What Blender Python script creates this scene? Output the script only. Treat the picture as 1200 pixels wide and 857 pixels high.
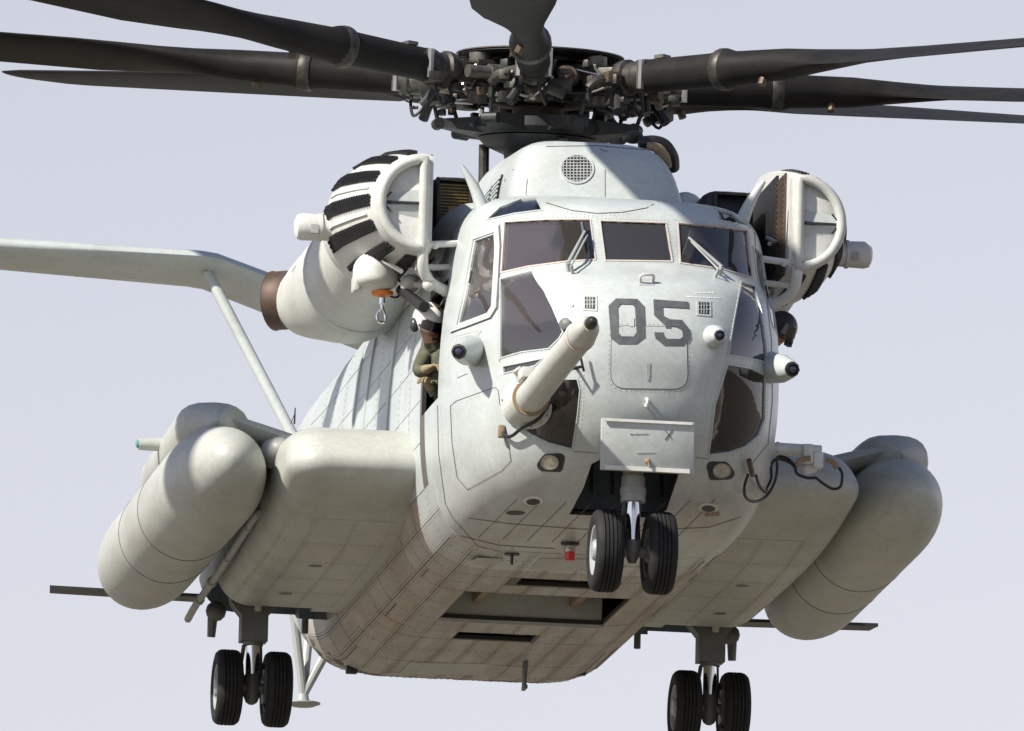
import bpy, bmesh, math, random
from math import sin, cos, pi, radians, sqrt, atan2
from mathutils import Vector as V, Matrix, Quaternion
from mathutils.bvhtree import BVHTree
random.seed(7)
for o in list(bpy.data.objects): bpy.data.objects.remove(o)
SC = bpy.context.scene
COL = SC.collection

# ------------------------------------------------------------------ camera
FPX = 13400.0                                   # focal length in pixels of the 1200 px wide photograph
cam_d = bpy.data.cameras.new('camera'); cam = bpy.data.objects.new('camera', cam_d); COL.objects.link(cam)
cam_d.sensor_width = 36.0; cam_d.lens = FPX/1200*36.0; cam_d.clip_start = 1.0; cam_d.clip_end = 20000
cam.location = (0, 0, 1.7); cam.rotation_euler = (radians(90+7.0), 0, 0)
SC.camera = cam
SC.render.resolution_x = 1024; SC.render.resolution_y = 731
# ------------------------------------------------------------------ sky and sun
SUN_EL, SUN_AZ = radians(43), radians(56)       # azimuth measured to the left of straight behind the camera
w = bpy.data.worlds.new('World'); SC.world = w; w.use_nodes = True
nt = w.node_tree; bg = nt.nodes['Background']
sk = nt.nodes.new('ShaderNodeTexSky'); sk.sky_type = 'NISHITA'; sk.sun_disc = False
sk.sun_elevation = SUN_EL; sk.sun_rotation = pi + SUN_AZ
sk.altitude = 0; sk.air_density = 1.0; sk.dust_density = 0.3; sk.ozone_density = 3.0
hs = nt.nodes.new('ShaderNodeHueSaturation'); tcw = nt.nodes.new('ShaderNodeTexCoord'); sxw = nt.nodes.new('ShaderNodeSeparateXYZ'); mrw = nt.nodes.new('ShaderNodeMapRange'); mrw.interpolation_type = 'SMOOTHSTEP'
mrw.inputs[1].default_value = 0.0; mrw.inputs[2].default_value = 0.8; mrw.inputs[3].default_value = 0.25; mrw.inputs[4].default_value = 0.85    # milky haze low down, bluer overhead
nt.links.new(tcw.outputs['Generated'], sxw.inputs[0]); nt.links.new(sxw.outputs[2], mrw.inputs[0]); nt.links.new(mrw.outputs[0], hs.inputs['Saturation'])
hz = nt.nodes.new('ShaderNodeMix'); hz.data_type = 'RGBA'; hz.blend_type = 'MULTIPLY'; hz.inputs['Factor'].default_value = 1   # summer haze: greyer, a little violet
hz.inputs['B'].default_value = (1.0, .955, 1.0, 1)
nt.links.new(sk.outputs[0], hs.inputs['Color']); nt.links.new(hs.outputs[0], hz.inputs['A']); nt.links.new(hz.outputs['Result'], bg.inputs[0])
bg.inputs[1].default_value = 0.083
sun_d = bpy.data.lights.new('sun', 'SUN'); sun = bpy.data.objects.new('sun', sun_d); COL.objects.link(sun)
sun_d.energy = 5.0; sun_d.angle = radians(1.6); sun_d.color = (1.0, 0.93, 0.82)
to_sun = V((-sin(SUN_AZ)*cos(SUN_EL), -cos(SUN_AZ)*cos(SUN_EL), sin(SUN_EL)))
sun.rotation_euler = to_sun.to_track_quat('Z', 'Y').to_euler(); sun.location = (0, 0, 60)
vs = SC.view_settings; vs.view_transform = 'Standard'; vs.look = 'None'; vs.exposure = 0.59; vs.gamma = 1

# ------------------------------------------------------------------ pose of the aircraft in front of the camera
def pose():
    yaw, pit, rol = .142041519, .173311202, .0242078508
    Rz = Matrix(((cos(yaw), -sin(yaw), 0), (sin(yaw), cos(yaw), 0), (0, 0, 1)))
    Rx = Matrix(((1, 0, 0), (0, cos(pit), sin(pit)), (0, -sin(pit), cos(pit))))
    A = Matrix(((1, 0, 0), (0, 0, -1), (0, 1, 0)))
    Rr = Matrix(((cos(rol), -sin(rol), 0), (sin(rol), cos(rol), 0), (0, 0, 1)))
    return Rr @ A @ Rx @ Rz, V((.945445056, 1.46510457, 89.8508067))
RH, TH = pose()
CH = -(RH.transposed() @ TH)                    # the eye in the aircraft's own frame (x to its left wing, y aft, z up)
flip = Matrix(((1, 0, 0), (0, -1, 0), (0, 0, -1)))
MH = (Matrix.Translation(cam.location) @ cam.rotation_euler.to_matrix().to_4x4()) @ (Matrix.Translation(flip @ TH) @ (flip @ RH).to_4x4())
def ray(u, v): return RH.transposed() @ V(((u-600)/FPX, (v-428.5)/FPX, 1.0))
def P(u, v, x=None, y=None, z=None):
    d = ray(u, v)
    for i, a in enumerate((x, y, z)):
        if a is not None: return CH + d*((a-CH[i])/d[i])

# ------------------------------------------------------------------ materials
MATS = {}
def newmat(name):
    m = bpy.data.materials.new(name); m.use_nodes = True; MATS[name] = m
    return m, m.node_tree, m.node_tree.nodes, m.node_tree.links, m.node_tree.nodes['Principled BSDF']
from mathutils.interpolate import poly_3d_calc
def mat(name, col, rough=.5, metal=0, var=.12, scale=6, bump=0, bscale=60, spec=.5):
    m, t, n, l, b = newmat(name)
    tc = n.new('ShaderNodeTexCoord'); nz = n.new('ShaderNodeTexNoise'); nz.inputs['Scale'].default_value = scale
    nz.inputs['Detail'].default_value = 6; nz.inputs['Roughness'].default_value = .65
    l.new(tc.outputs['Object'], nz.inputs['Vector'])
    r = n.new('ShaderNodeValToRGB'); r.color_ramp.elements[0].position = .3; r.color_ramp.elements[1].position = .7
    r.color_ramp.elements[0].color = tuple(c*(1-var) for c in col)+(1,); r.color_ramp.elements[1].color = tuple(min(1, c*(1+var)) for c in col)+(1,)
    l.new(nz.outputs[0], r.inputs[0]); l.new(r.outputs[0], b.inputs['Base Color'])
    b.inputs['Roughness'].default_value = rough; b.inputs['Metallic'].default_value = metal; b.inputs['Specular IOR Level'].default_value = spec
    if bump:
        n2 = n.new('ShaderNodeTexNoise'); n2.inputs['Scale'].default_value = bscale; l.new(tc.outputs['Object'], n2.inputs['Vector'])
        bp = n.new('ShaderNodeBump'); bp.inputs['Strength'].default_value = bump; bp.inputs['Distance'].default_value = .01
        l.new(n2.outputs[0], bp.inputs['Height']); l.new(bp.outputs[0], b.inputs['Normal'])
    return m
def paint(name, col, rough=.38, dirt=.25, dirtcol=(.20, .13, .075), stretch=(3, .55, 3), streak=.12, zdirt=0):
    """military grey paint: mottled, weathered, with grime streaks that run aft with the airflow"""
    m, t, n, l, b = newmat(name)
    tc = n.new('ShaderNodeTexCoord')
    def noise(scale, vec=None, detail=5, rough=.6):
        z = n.new('ShaderNodeTexNoise'); z.inputs['Scale'].default_value = scale; z.inputs['Detail'].default_value = detail; z.inputs['Roughness'].default_value = rough
        if vec is None: l.new(tc.outputs['Object'], z.inputs['Vector'])
        else:
            mp = n.new('ShaderNodeMapping'); mp.inputs['Scale'].default_value = vec; l.new(tc.outputs['Object'], mp.inputs['Vector']); l.new(mp.outputs[0], z.inputs['Vector'])
        return z.outputs[0]
    def ramp(src, p0, p1, c0=(0, 0, 0, 1), c1=(1, 1, 1, 1)):
        r = n.new('ShaderNodeValToRGB'); e = r.color_ramp.elements; e[0].position = p0; e[1].position = p1; e[0].color = c0; e[1].color = c1
        l.new(src, r.inputs[0]); return r.outputs[0]
    def mix(fac, a, bb, blend='MIX'):
        x = n.new('ShaderNodeMix'); x.data_type = 'RGBA'; x.blend_type = blend
        for s, val in ((x.inputs['Factor'], fac), (x.inputs['A'], a), (x.inputs['B'], bb)):
            if hasattr(val, 'is_output') or isinstance(val, bpy.types.NodeSocket): l.new(val, s)
            else: s.default_value = val
        return x.outputs['Result']
    c = tuple(col)
    base = ramp(noise(1.9, None, 6, .62), .3, .7, tuple(k*.87 for k in c)+(1,), tuple(min(1, k*1.06) for k in c)+(1,))
    fine = ramp(noise(22, None, 8, .7), .35, .65, (.90, .90, .89, 1), (1.03, 1.03, 1.03, 1))
    base = mix(1.0, base, fine, 'MULTIPLY')
    st = ramp(noise(2.2, stretch, 6, .65), .52, .80)
    sm = n.new('ShaderNodeMath'); sm.operation = 'MULTIPLY'; sm.inputs[1].default_value = streak; l.new(st, sm.inputs[0])
    base = mix(sm.outputs[0], base, (.16, .15, .13, 1))
    dr = ramp(noise(1.1, (1.4, .5, 1.4), 7, .7), .47, .72)
    dm = n.new('ShaderNodeMath'); dm.operation = 'MULTIPLY'; dm.inputs[1].default_value = dirt; l.new(dr, dm.inputs[0])
    base = mix(dm.outputs[0], base, dirtcol+(1,))
    if zdirt:       # oil and exhaust grime that has gathered on the underside
        sx = n.new('ShaderNodeSeparateXYZ'); l.new(tc.outputs['Object'], sx.inputs[0])
        zr = n.new('ShaderNodeMapRange'); zr.inputs[1].default_value = .95; zr.inputs[2].default_value = .30; l.new(sx.outputs[2], zr.inputs[0])
        zn = n.new('ShaderNodeMath'); zn.operation = 'MULTIPLY'; l.new(zr.outputs[0], zn.inputs[0]); l.new(ramp(noise(1.6, (2.2, .4, 1.2), 8, .72), .36, .66), zn.inputs[1])
        zm = n.new('ShaderNodeMath'); zm.operation = 'MULTIPLY'; zm.inputs[1].default_value = zdirt; l.new(zn.outputs[0], zm.inputs[0])
        base = mix(zm.outputs[0], base, (.17, .095, .045, 1))
    sp = ramp(noise(38, None, 2, .5), .70, .76)
    s2 = n.new('ShaderNodeMath'); s2.operation = 'MULTIPLY'; s2.inputs[1].default_value = .35*min(1, dirt*3); l.new(sp, s2.inputs[0])
    base = mix(s2.outputs[0], base, (.12, .09, .06, 1))
    l.new(base, b.inputs['Base Color'])
    rr = n.new('ShaderNodeMapRange'); rr.inputs[3].default_value = rough-.07; rr.inputs[4].default_value = rough+.12
    l.new(noise(5), rr.inputs[0]); l.new(rr.outputs[0], b.inputs['Roughness'])
    bp = n.new('ShaderNodeBump'); bp.inputs['Strength'].default_value = .25; bp.inputs['Distance'].default_value = .012
    l.new(noise(3.2, None, 2), bp.inputs['Height']); l.new(bp.outputs[0], b.inputs['Normal'])
    return m
GREY = (.475, .522, .522)
M_paint = paint('grey_paint', GREY, rough=.28, dirt=.12, streak=.14, zdirt=.5)
M_belly = paint('belly_paint', (.46, .465, .44), rough=.45, dirt=.40, streak=.32, zdirt=.55)
M_rusty = paint('rust_stained_belly_paint', (.47, .46, .42), rough=.45, dirt=.85, dirtcol=(.25, .135, .05), streak=.35, zdirt=.45)
M_tank = paint('tank_paint', (.425, .445, .42), rough=.42, dirt=.22, streak=.22)
M_white = paint('pale_paint', (.62, .63, .61), rough=.40, dirt=.16, streak=.2)
M_nac = paint('nacelle_paint', (.53, .55, .525), rough=.40, dirt=.2, streak=.25)
M_seam = mat('seam_sealant', (.10, .095, .085), .7)
M_rivet = mat('rivet_heads', (.20, .17, .14), .6, .2)
M_rivet2 = mat('painted_rivets', (.34, .35, .34), .5)
M_num = mat('number_paint', (.085, .095, .10), .5, var=.28, scale=16)
M_mark = mat('faded_stencil_paint', (.36, .37, .37), .6)
M_faint = mat('worn_stencil_ink', (.41, .445, .45), .6)
M_pale = mat('pale_stencil_paint', (.72, .73, .72), .6)
M_dark = mat('dark_metal', (.035, .036, .04), .45, .3, var=.3)
M_black = mat('black_plastic', (.012, .012, .014), .5)
M_bay = mat('bay_primer', (.13, .16, .20), .6, var=.25)
M_blade = mat('blade_paint', (.016, .015, .0145), .55, var=.35, scale=3, spec=.1)
M_rub = mat('tyre_rubber', (.016, .016, .017), .75, var=.3, scale=12, spec=.3)
M_rim = mat('wheel_paint', (.30, .32, .33), .45)
M_steel = mat('bare_steel', (.42, .41, .39), .33, .9, var=.2)
M_chrome = mat('chrome', (.75, .75, .74), .12, 1.0, var=.03)
M_strut = mat('strut_paint', (.13, .135, .13), .5, .2, var=.2)
M_lstrut = mat('pale_strut_paint', (.33, .35, .35), .45, var=.12)
M_exh = mat('burnt_exhaust_metal', (.075, .048, .036), .6, .25, var=.5, scale=5)
M_gold = mat('brass_fins', (.20, .13, .03), .45, .5, var=.3)
M_rust = mat('rusty_perforated_metal', (.09, .065, .05), .6, .3, var=.4)
M_hub = mat('oily_hub_metal', (.05, .047, .04), .5, .5, var=.6, scale=14)
M_hub2 = mat('pale_hub_metal', (.13, .127, .11), .45, .6, var=.4, scale=14)
M_hub3 = mat('tan_hub_metal', (.10, .072, .05), .5, .4, var=.4, scale=14)
M_hub4 = mat('dark_hub_metal', (.03, .032, .034), .5, .5, var=.4, scale=14)
M_tan = mat('tan_trim', (.25, .185, .12), .7, var=.2)
M_int = mat('cockpit_lining', (.022, .021, .022), .8, var=.3)
M_seal = mat('window_sealant', (.47, .42, .38), .6, var=.15)
M_orange = mat('orange_paint', (.75, .22, .02), .5)
M_yel = mat('yellow_paint', (.70, .42, .03), .5)
M_red = mat('red_lens', (.55, .015, .01), .25)
M_lens = mat('blue_lens', (.02, .02, .06), .05, var=.1, spec=1)
M_teal = mat('green_lens', (.10, .28, .26), .15)
M_lamp = mat('lamp_glass', (.42, .40, .34), .12, .4, var=.35, scale=40)
M_suit = mat('olive_flight_suit', (.08, .085, .055), .85, var=.3, scale=18, bump=.5, bscale=25)
M_glove = mat('tan_glove', (.23, .19, .11), .8, var=.25, scale=30, bump=.4, bscale=60)
M_skin = mat('skin', (.42, .23, .16), .55, var=.12, scale=20)
M_helm = mat('white_helmet', (.72, .72, .70), .3, var=.06)
M_vis = mat('dark_visor', (.012, .010, .014), .12, spec=.8)
M_ddark = mat('dark_helmet', (.035, .04, .045), .35)
M_seat = mat('seat_fabric', (.10, .095, .085), .85, bump=.3)
def glass(name, tint, ior, dust=.05):
    m, t, n, l, b = newmat(name); n.remove(b); out = n['Material Output']
    tr = n.new('ShaderNodeBsdfTransparent'); tr.inputs[0].default_value = tint+(1,)
    gl = n.new('ShaderNodeBsdfGlossy'); gl.inputs['Roughness'].default_value = .035; gl.inputs[0].default_value = (.95, .95, 1, 1)
    fr = n.new('ShaderNodeFresnel'); fr.inputs[0].default_value = ior
    tc = n.new('ShaderNodeTexCoord'); nz = n.new('ShaderNodeTexNoise'); nz.inputs['Scale'].default_value = 2.5; l.new(tc.outputs['Object'], nz.inputs['Vector'])
    bp = n.new('ShaderNodeBump'); bp.inputs['Strength'].default_value = .12; bp.inputs['Distance'].default_value = .02; l.new(nz.outputs[0], bp.inputs['Height'])
    l.new(bp.outputs[0], gl.inputs['Normal'])
    df = n.new('ShaderNodeBsdfDiffuse'); df.inputs[0].default_value = (.58, .53, .49, 1)
    mx = n.new('ShaderNodeMixShader'); l.new(fr.outputs[0], mx.inputs[0]); l.new(tr.outputs[0], mx.inputs[1]); l.new(gl.outputs[0], mx.inputs[2])
    m2 = n.new('ShaderNodeMixShader'); m2.inputs[0].default_value = dust; l.new(mx.outputs[0], m2.inputs[1]); l.new(df.outputs[0], m2.inputs[2])
    l.new(m2.outputs[0], out.inputs[0]); return m
M_glass = glass('tinted_glass', (.60, .57, .58), 1.95)
M_cglass = glass('clear_glass', (.66, .64, .62), 1.5, .012)
M_dglass = mat('dark_glass', (.010, .012, .02), .06, var=.1, spec=.9)

# ------------------------------------------------------------------ helpers
def tag(o, label=None, cat=None, group=None, kind=None):
    for k, v_ in (('label', label), ('category', cat), ('group', group), ('kind', kind)):
        if v_: o[k] = v_
    return o
def empty(name, loc=(0, 0, 0)):
    o = bpy.data.objects.new(name, None); COL.objects.link(o); o.location = loc; o.empty_display_size = .3; return o
def catmull(pts, n, closed=False):
    pts = [V(p) for p in pts]; out = []; N = len(pts)
    for i in range(N if closed else N-1):
        g = (lambda k: pts[k % N]) if closed else (lambda k: pts[min(max(k, 0), N-1)])
        a, b, c, d = g(i-1), g(i), g(i+1), g(i+2)
        for j in range(n):
            s = j/n
            out.append(.5*((2*b)+(c-a)*s+(2*a-5*b+4*c-d)*s*s+(3*b-a-3*c+d)*s**3))
    if not closed: out.append(pts[-1])
    return out
class B:
    """collects geometry in the aircraft's frame; obj() links it as one mesh object"""
    def __init__(s): s.v = []; s.f = []
    def add(s, vs, fs):
        k = len(s.v); s.v += [tuple(p) for p in vs]; s.f += [tuple(i+k for i in f) for f in fs]; return s
    def loft(s, rings, closed=True, cap0=True, cap1=True):
        n = len(rings[0]); k = len(s.v)
        for r in rings: s.v += [tuple(p) for p in r]
        for i in range(len(rings)-1):
            for j in range(n if closed else n-1):
                a, b = i*n+j, i*n+(j+1) % n
                s.f.append((k+a, k+b, k+b+n, k+a+n))
        if cap0: s.f.append(tuple(k+j for j in range(n))[::-1])
        if cap1: s.f.append(tuple(k+(len(rings)-1)*n+j for j in range(n)))
        return s
    def tube(s, pts, r, n=10, sub=0, cap=True):
        pts = [V(p) for p in pts]
        rs = list(r) if hasattr(r, '__len__') else [r]*len(pts)
        if sub:
            N = len(pts); pts2 = catmull(pts, sub)
            rs = [rs[min(int(i/sub), N-1)]*(1-(i % sub)/sub)+rs[min(int(i/sub)+1, N-1)]*((i % sub)/sub) for i in range(len(pts2))]; pts = pts2
        rings = []; q = None; up = None
        for i, p in enumerate(pts):
            t = (pts[min(i+1, len(pts)-1)]-pts[max(i-1, 0)]).normalized()
            if up is None:
                up = V((0, 0, 1)) if abs(t.z) < .9 else V((1, 0, 0))
            a = (up-t*up.dot(t)).normalized(); b_ = t.cross(a); up = a
            rings.append([p+(a*cos(2*pi*j/n)+b_*sin(2*pi*j/n))*rs[i] for j in range(n)])
        return s.loft(rings, True, cap, cap)
    def lathe(s, o, d, prof, n=24, cap=True):
        """prof = [(distance along d, radius)]"""
        o, d = V(o), V(d).normalized(); up = V((0, 0, 1)) if abs(d.z) < .9 else V((1, 0, 0))
        a = (up-d*up.dot(d)).normalized(); b_ = d.cross(a)
        return s.loft([[o+d*h+(a*cos(2*pi*j/n)+b_*sin(2*pi*j/n))*max(r, 1e-4) for j in range(n)] for h, r in prof], True, cap, cap)
    def box(s, c, size, rot=None):
        c = V(c); vs_ = []
        for i in (-.5, .5):
            for j in (-.5, .5):
                for k in (-.5, .5):
                    p = V((i*size[0], j*size[1], k*size[2])); vs_.append(c+(rot @ p if rot else p))
        return s.add(vs_, [(0, 1, 3, 2), (4, 6, 7, 5), (0, 4, 5, 1), (2, 3, 7, 6), (0, 2, 6, 4), (1, 5, 7, 3)])
    def slab(s, poly, d):
        """poly = list of points; extruded by vector d"""
        poly = [V(p) for p in poly]; n = len(poly); d = V(d)
        return s.add(poly+[p+d for p in poly], [tuple(range(n))[::-1], tuple(range(n, 2*n))]+[(j, (j+1) % n, n+(j+1) % n, n+j) for j in range(n)])
    def ball(s, c, r, n=16, m=10, sc=(1, 1, 1)):
        c = V(c); rings = []
        for i in range(m+1):
            a = -pi/2+pi*i/m; a = max(min(a, pi/2-.02), -pi/2+.02)
            rings.append([c+V((r*sc[0]*cos(a)*cos(2*pi*j/n), r*sc[1]*cos(a)*sin(2*pi*j/n), r*sc[2]*sin(a))) for j in range(n)])
        return s.loft(rings)
    def obj(s, name, m, parent=None, smooth=35, bevel=0, mirror=False):
        vs_ = [(-p[0], p[1], p[2]) for p in s.v] if mirror else s.v
        me = bpy.data.meshes.new(name); me.from_pydata(vs_, [], s.f)
        bm = bmesh.new(); bm.from_mesh(me); bmesh.ops.remove_doubles(bm, verts=bm.verts, dist=1e-5); bmesh.ops.recalc_face_normals(bm, faces=bm.faces)
        if bevel:
            es = [e for e in bm.edges if len(e.link_faces) == 2 and e.calc_face_angle(0) > radians(30)]
            bmesh.ops.bevel(bm, geom=es, offset=bevel, segments=2, affect='EDGES', profile=.5, clamp_overlap=True)
        bm.to_mesh(me); bm.free()
        return link(name, me, m, parent, smooth)
def link(name, me, m, parent=None, smooth=35):
    if m: me.materials.append(m)
    if smooth:
        me.polygons.foreach_set('use_smooth', [True]*len(me.polygons)); me.set_sharp_from_angle(angle=radians(smooth))
    o = bpy.data.objects.new(name, me); COL.objects.link(o)
    if parent: o.parent = parent
    return o
def dens(poly, L, closed=True):
    out = []; n = len(poly)
    for i in range(n if closed else n-1):
        a, b = V(poly[i]), V(poly[(i+1) % n]); k = max(1, int((b-a).length/L))
        out += [a.lerp(b, j/k) for j in range(k)]
    return out if closed else out+[V(poly[-1])]
def rounded(poly, r, n=4):
    """round the corners of a pixel polygon"""
    out = []; N = len(poly)
    for i in range(N):
        a, b, c = V(poly[i-1]), V(poly[i]), V(poly[(i+1) % N])
        ra = min(r, (a-b).length*.45); rc = min(r, (c-b).length*.45)
        p, q = b+(a-b).normalized()*ra, b+(c-b).normalized()*rc
        for j in range(n+1):
            s = j/n; out.append(p*(1-s)**2+b*2*s*(1-s)+q*s*s)
    return out
def outset(poly, d):
    n = len(poly); out = []; area = sum(poly[i][0]*poly[(i+1) % n][1]-poly[(i+1) % n][0]*poly[i][1] for i in range(n)); sg = 1 if area > 0 else -1
    for i in range(n):
        a, b, c = V(poly[i-1]), V(poly[i]), V(poly[(i+1) % n])
        e1, e2 = (b-a), (c-b)
        if e1.length < 1e-6 or e2.length < 1e-6: out.append(b); continue
        e1.normalize(); e2.normalize(); n1 = V((e1.y, -e1.x)); n2 = V((e2.y, -e2.x)); m_ = (n1+n2)
        m_ = m_.normalized() if m_.length > .1 else n1
        out.append(b+m_*(sg*d/max(.5, m_.dot(n1))))
    return out
# ------------------------------------------------------------------ the setting: an airfield below the frame
gm = mat('airfield_concrete', (.145, .128, .098), .85, var=.2, scale=.05)
g = B(); g.add([(-6000, -6000, 0), (6000, -6000, 0), (6000, 6000, 0), (-6000, 6000, 0)], [(0, 1, 2, 3)])
tag(g.obj('ground', gm, None, 0), kind='structure')

# ------------------------------------------------------------------ the helicopter
HELI = empty('helicopter'); HELI.matrix_world = MH
tag(HELI, 'pale grey heavy transport helicopter numbered 05 hovering with its wheels down', 'helicopter')

# key rows of the hull from belly centreline to roof centreline: side half-width, side height | nose distance, nose height
KEY = [(0, .30, .80, .30), (.45, .30, .42, .33), (.80, .31, .05, .42), (1.05, .38, -.26, .58), (1.21, .55, -.46, .80), (1.29, .80, -.58, 1.02),
       (1.335, 1.1, -.645, 1.25), (1.35, 1.45, -.68, 1.5), (1.345, 1.8, -.63, 1.78), (1.325, 2.1, -.42, 2.08), (1.30, 2.33, .02, 2.325),
       (1.27, 2.6, .20, 2.60), (1.21, 2.87, .36, 2.80), (1.06, 3.05, .64, 2.92), (.80, 3.14, 1.05, 3.02), (.42, 3.18, 1.5, 3.09), (0, 3.20, 1.9, 3.13)]
SUBR = 5
def rows():
    a = catmull([(k[0], k[1], 0) for k in KEY], SUBR); b_ = catmull([(k[2], k[3], 0) for k in KEY], SUBR)
    return [(max(0, p.x), p.y, q.x, q.y) for p, q in zip(a, b_)]
ROWS = rows(); Y1 = 2.1
AFT = [(9.0, 1, .30, 3.20), (9.6, 1, .35, 3.20), (10.4, 1, .48, 3.20), (11.2, .99, .70, 3.20), (12.2, .95, 1.0, 3.20), (13.5, .84, 1.45, 3.22), (15, .68, 1.9, 3.25), (17, .50, 2.3, 3.3), (19, .40, 2.55, 3.38), (20.6, .30, 2.75, 3.4)]
STY = [20.6, 19, 17, 15, 13.5, 12.2, 11.2, 10.4, 9.6, 9.0]+[8.4-.6*i for i in range(10)]+[2.4]
NTH = 34
def station(y):
    if y <= 9: return 1, .30, 3.20
    for a, b_ in zip(AFT, AFT[1:]):
        if y <= b_[0]+1e-6:
            s = (y-a[0])/(b_[0]-a[0]); return tuple(a[i]+(b_[i]-a[i])*s for i in (1, 2, 3))
    return AFT[-1][1:]
def hullpt(row, col):
    W, zs, yf, zf = row
    if col < len(STY):
        y = STY[col]; ws, zb, zt = station(y); return V((W*ws, y, zb+(zs-.30)/2.90*(zt-zb)))
    th = (col-len(STY))/NTH*pi/2; n = 2.6
    c = cos(th)**(2/n) if th < pi/2-1e-9 else 0.0; s = sin(th)**(2/n)
    if th < 1e-9: s = 0.0
    return V((W*c, Y1-(Y1-yf)*s, zs+(zf-zs)*s**1.6))
def build_hull():
    nc = len(STY)+NTH+1; g = B()
    pts = [[hullpt(r, c) for c in range(nc)] for r in ROWS]
    for sx in (1, -1):
        vs_ = [V((p.x*sx, p.y, p.z)) for r in pts for p in r]
        g.add(vs_, [(i*nc+j, i*nc+j+1, (i+1)*nc+j+1, (i+1)*nc+j) for i in range(len(ROWS)-1) for j in range(nc-1)])
    bm = bmesh.new(); vs_ = [bm.verts.new(p) for p in g.v]
    for f in g.f:
        if len({tuple(round(c, 6) for c in g.v[i]) for i in f}) >= 3: bm.faces.new([vs_[i] for i in f])
    bmesh.ops.remove_doubles(bm, verts=bm.verts, dist=2e-4); bmesh.ops.dissolve_degenerate(bm, dist=1e-4, edges=bm.edges)
    be = [e for e in bm.edges if e.is_boundary]
    bmesh.ops.holes_fill(bm, edges=be, sides=0)
    bmesh.ops.recalc_face_normals(bm, faces=bm.faces)
    return bm
hull_bm = build_hull()
hull_bm.normal_update(); hull_bm.faces.ensure_lookup_table(); BV = BVHTree.FromBMesh(hull_bm)
def hit(u, v, bv=None):
    d = ray(u, v).normalized(); r = (bv or BV).ray_cast(CH, d)
    if r[0] is None:
        # just off the outline: the nearest spot of the skin to this sight line
        q = min(((bv or BV).find_nearest(CH+d*(86.0+.25*i)) for i in range(60)), key=lambda q_: q_[3])
        return q[0], q[1]
    n = r[1]
    if bv is None:      # smooth skin normal
        f = hull_bm.faces[r[2]]; ws_ = poly_3d_calc([v_.co for v_ in f.verts], r[0]); n = sum((v_.normal*w_ for v_, w_ in zip(f.verts, ws_)), V((0, 0, 0))).normalized()
    if n.dot(d) > 0 and bv is not None: n = -n
    return r[0], n
def grid2d(poly, L):
    bm = bmesh.new(); f = bm.faces.new([bm.verts.new((p[0], p[1], 0)) for p in dens(poly, L)])
    bmesh.ops.triangulate(bm, faces=bm.faces)
    for _ in range(5):
        es = [e for e in bm.edges if e.calc_length() > L*1.6]
        if not es: break
        bmesh.ops.subdivide_edges(bm, edges=es, cuts=1); bmesh.ops.triangulate(bm, faces=[f for f in bm.faces if len(f.verts) > 3])
    return bm
def patch(name, poly, m, parent, off=.004, thick=.006, L=9, bv=None, smooth=40, mirror=False, dome=0):
    """a plate of pixel outline poly laid on the skin, standing off by off"""
    bm = grid2d(poly, L); top = {}
    cx = sum(p[0] for p in poly)/len(poly); cy = sum(p[1] for p in poly)/len(poly)
    faces = [tuple(v_.index for v_ in f.verts) for f in bm.faces] if bm.verts.index_update() is None else []
    edges = [tuple(v_.index for v_ in e.verts) for e in bm.edges if e.is_boundary]
    H = [hit(v_.co.x, v_.co.y, bv) for v_ in bm.verts]; n = len(H)
    g = B(); g.v = [tuple(p+nn*off) for p, nn in H]+[tuple(p+nn*(off-thick)) for p, nn in H]
    g.f = faces+[tuple(i+n for i in f[::-1]) for f in faces]+[(a, b_, b_+n, a+n) for a, b_ in edges]
    bm.free()
    return g.obj(name, m, parent, smooth, mirror=mirror)
def ringpatch(name, poly, width, m, parent, off=.006, thick=.008, L=7, bv=None, mirror=False, inner=0):
    pin = dens(poly, L); pin = [V((p[0], p[1])) for p in pin]; po = outset(pin, width); 
    if inner: pin = outset(pin, -inner)
    A = [hit(p[0], p[1], bv) for p in pin]; C = [hit(p[0], p[1], bv) for p in po]
    prof = [[p+nn*(off-thick) for p, nn in A], [p+nn*off for p, nn in A], [p+nn*off for p, nn in C], [p+nn*(off-thick) for p, nn in C]]
    g = B(); n = len(A)
    g.v = [tuple(q) for r in prof for q in r]
    for i in range(4):
        for j in range(n):
            k = (j+1) % n; i2 = (i+1) % 4; g.f.append((i*n+j, i*n+k, i2*n+k, i2*n+j))
    return g.obj(name, m, parent, 40, mirror=mirror)
def cutter(poly, out=.3, inn=.14, L=14, bv=None, mirror=False, direction=None):
    H = [hit(p[0], p[1], bv) for p in dens(poly, L)]
    nn = direction or sum((h[1] for h in H), V((0, 0, 0))).normalized()
    g = B(); g.slab([h[0]+nn*out for h in H], nn*-(out+inn))
    return g.obj('cut', None, None, 0, mirror=mirror)
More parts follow.
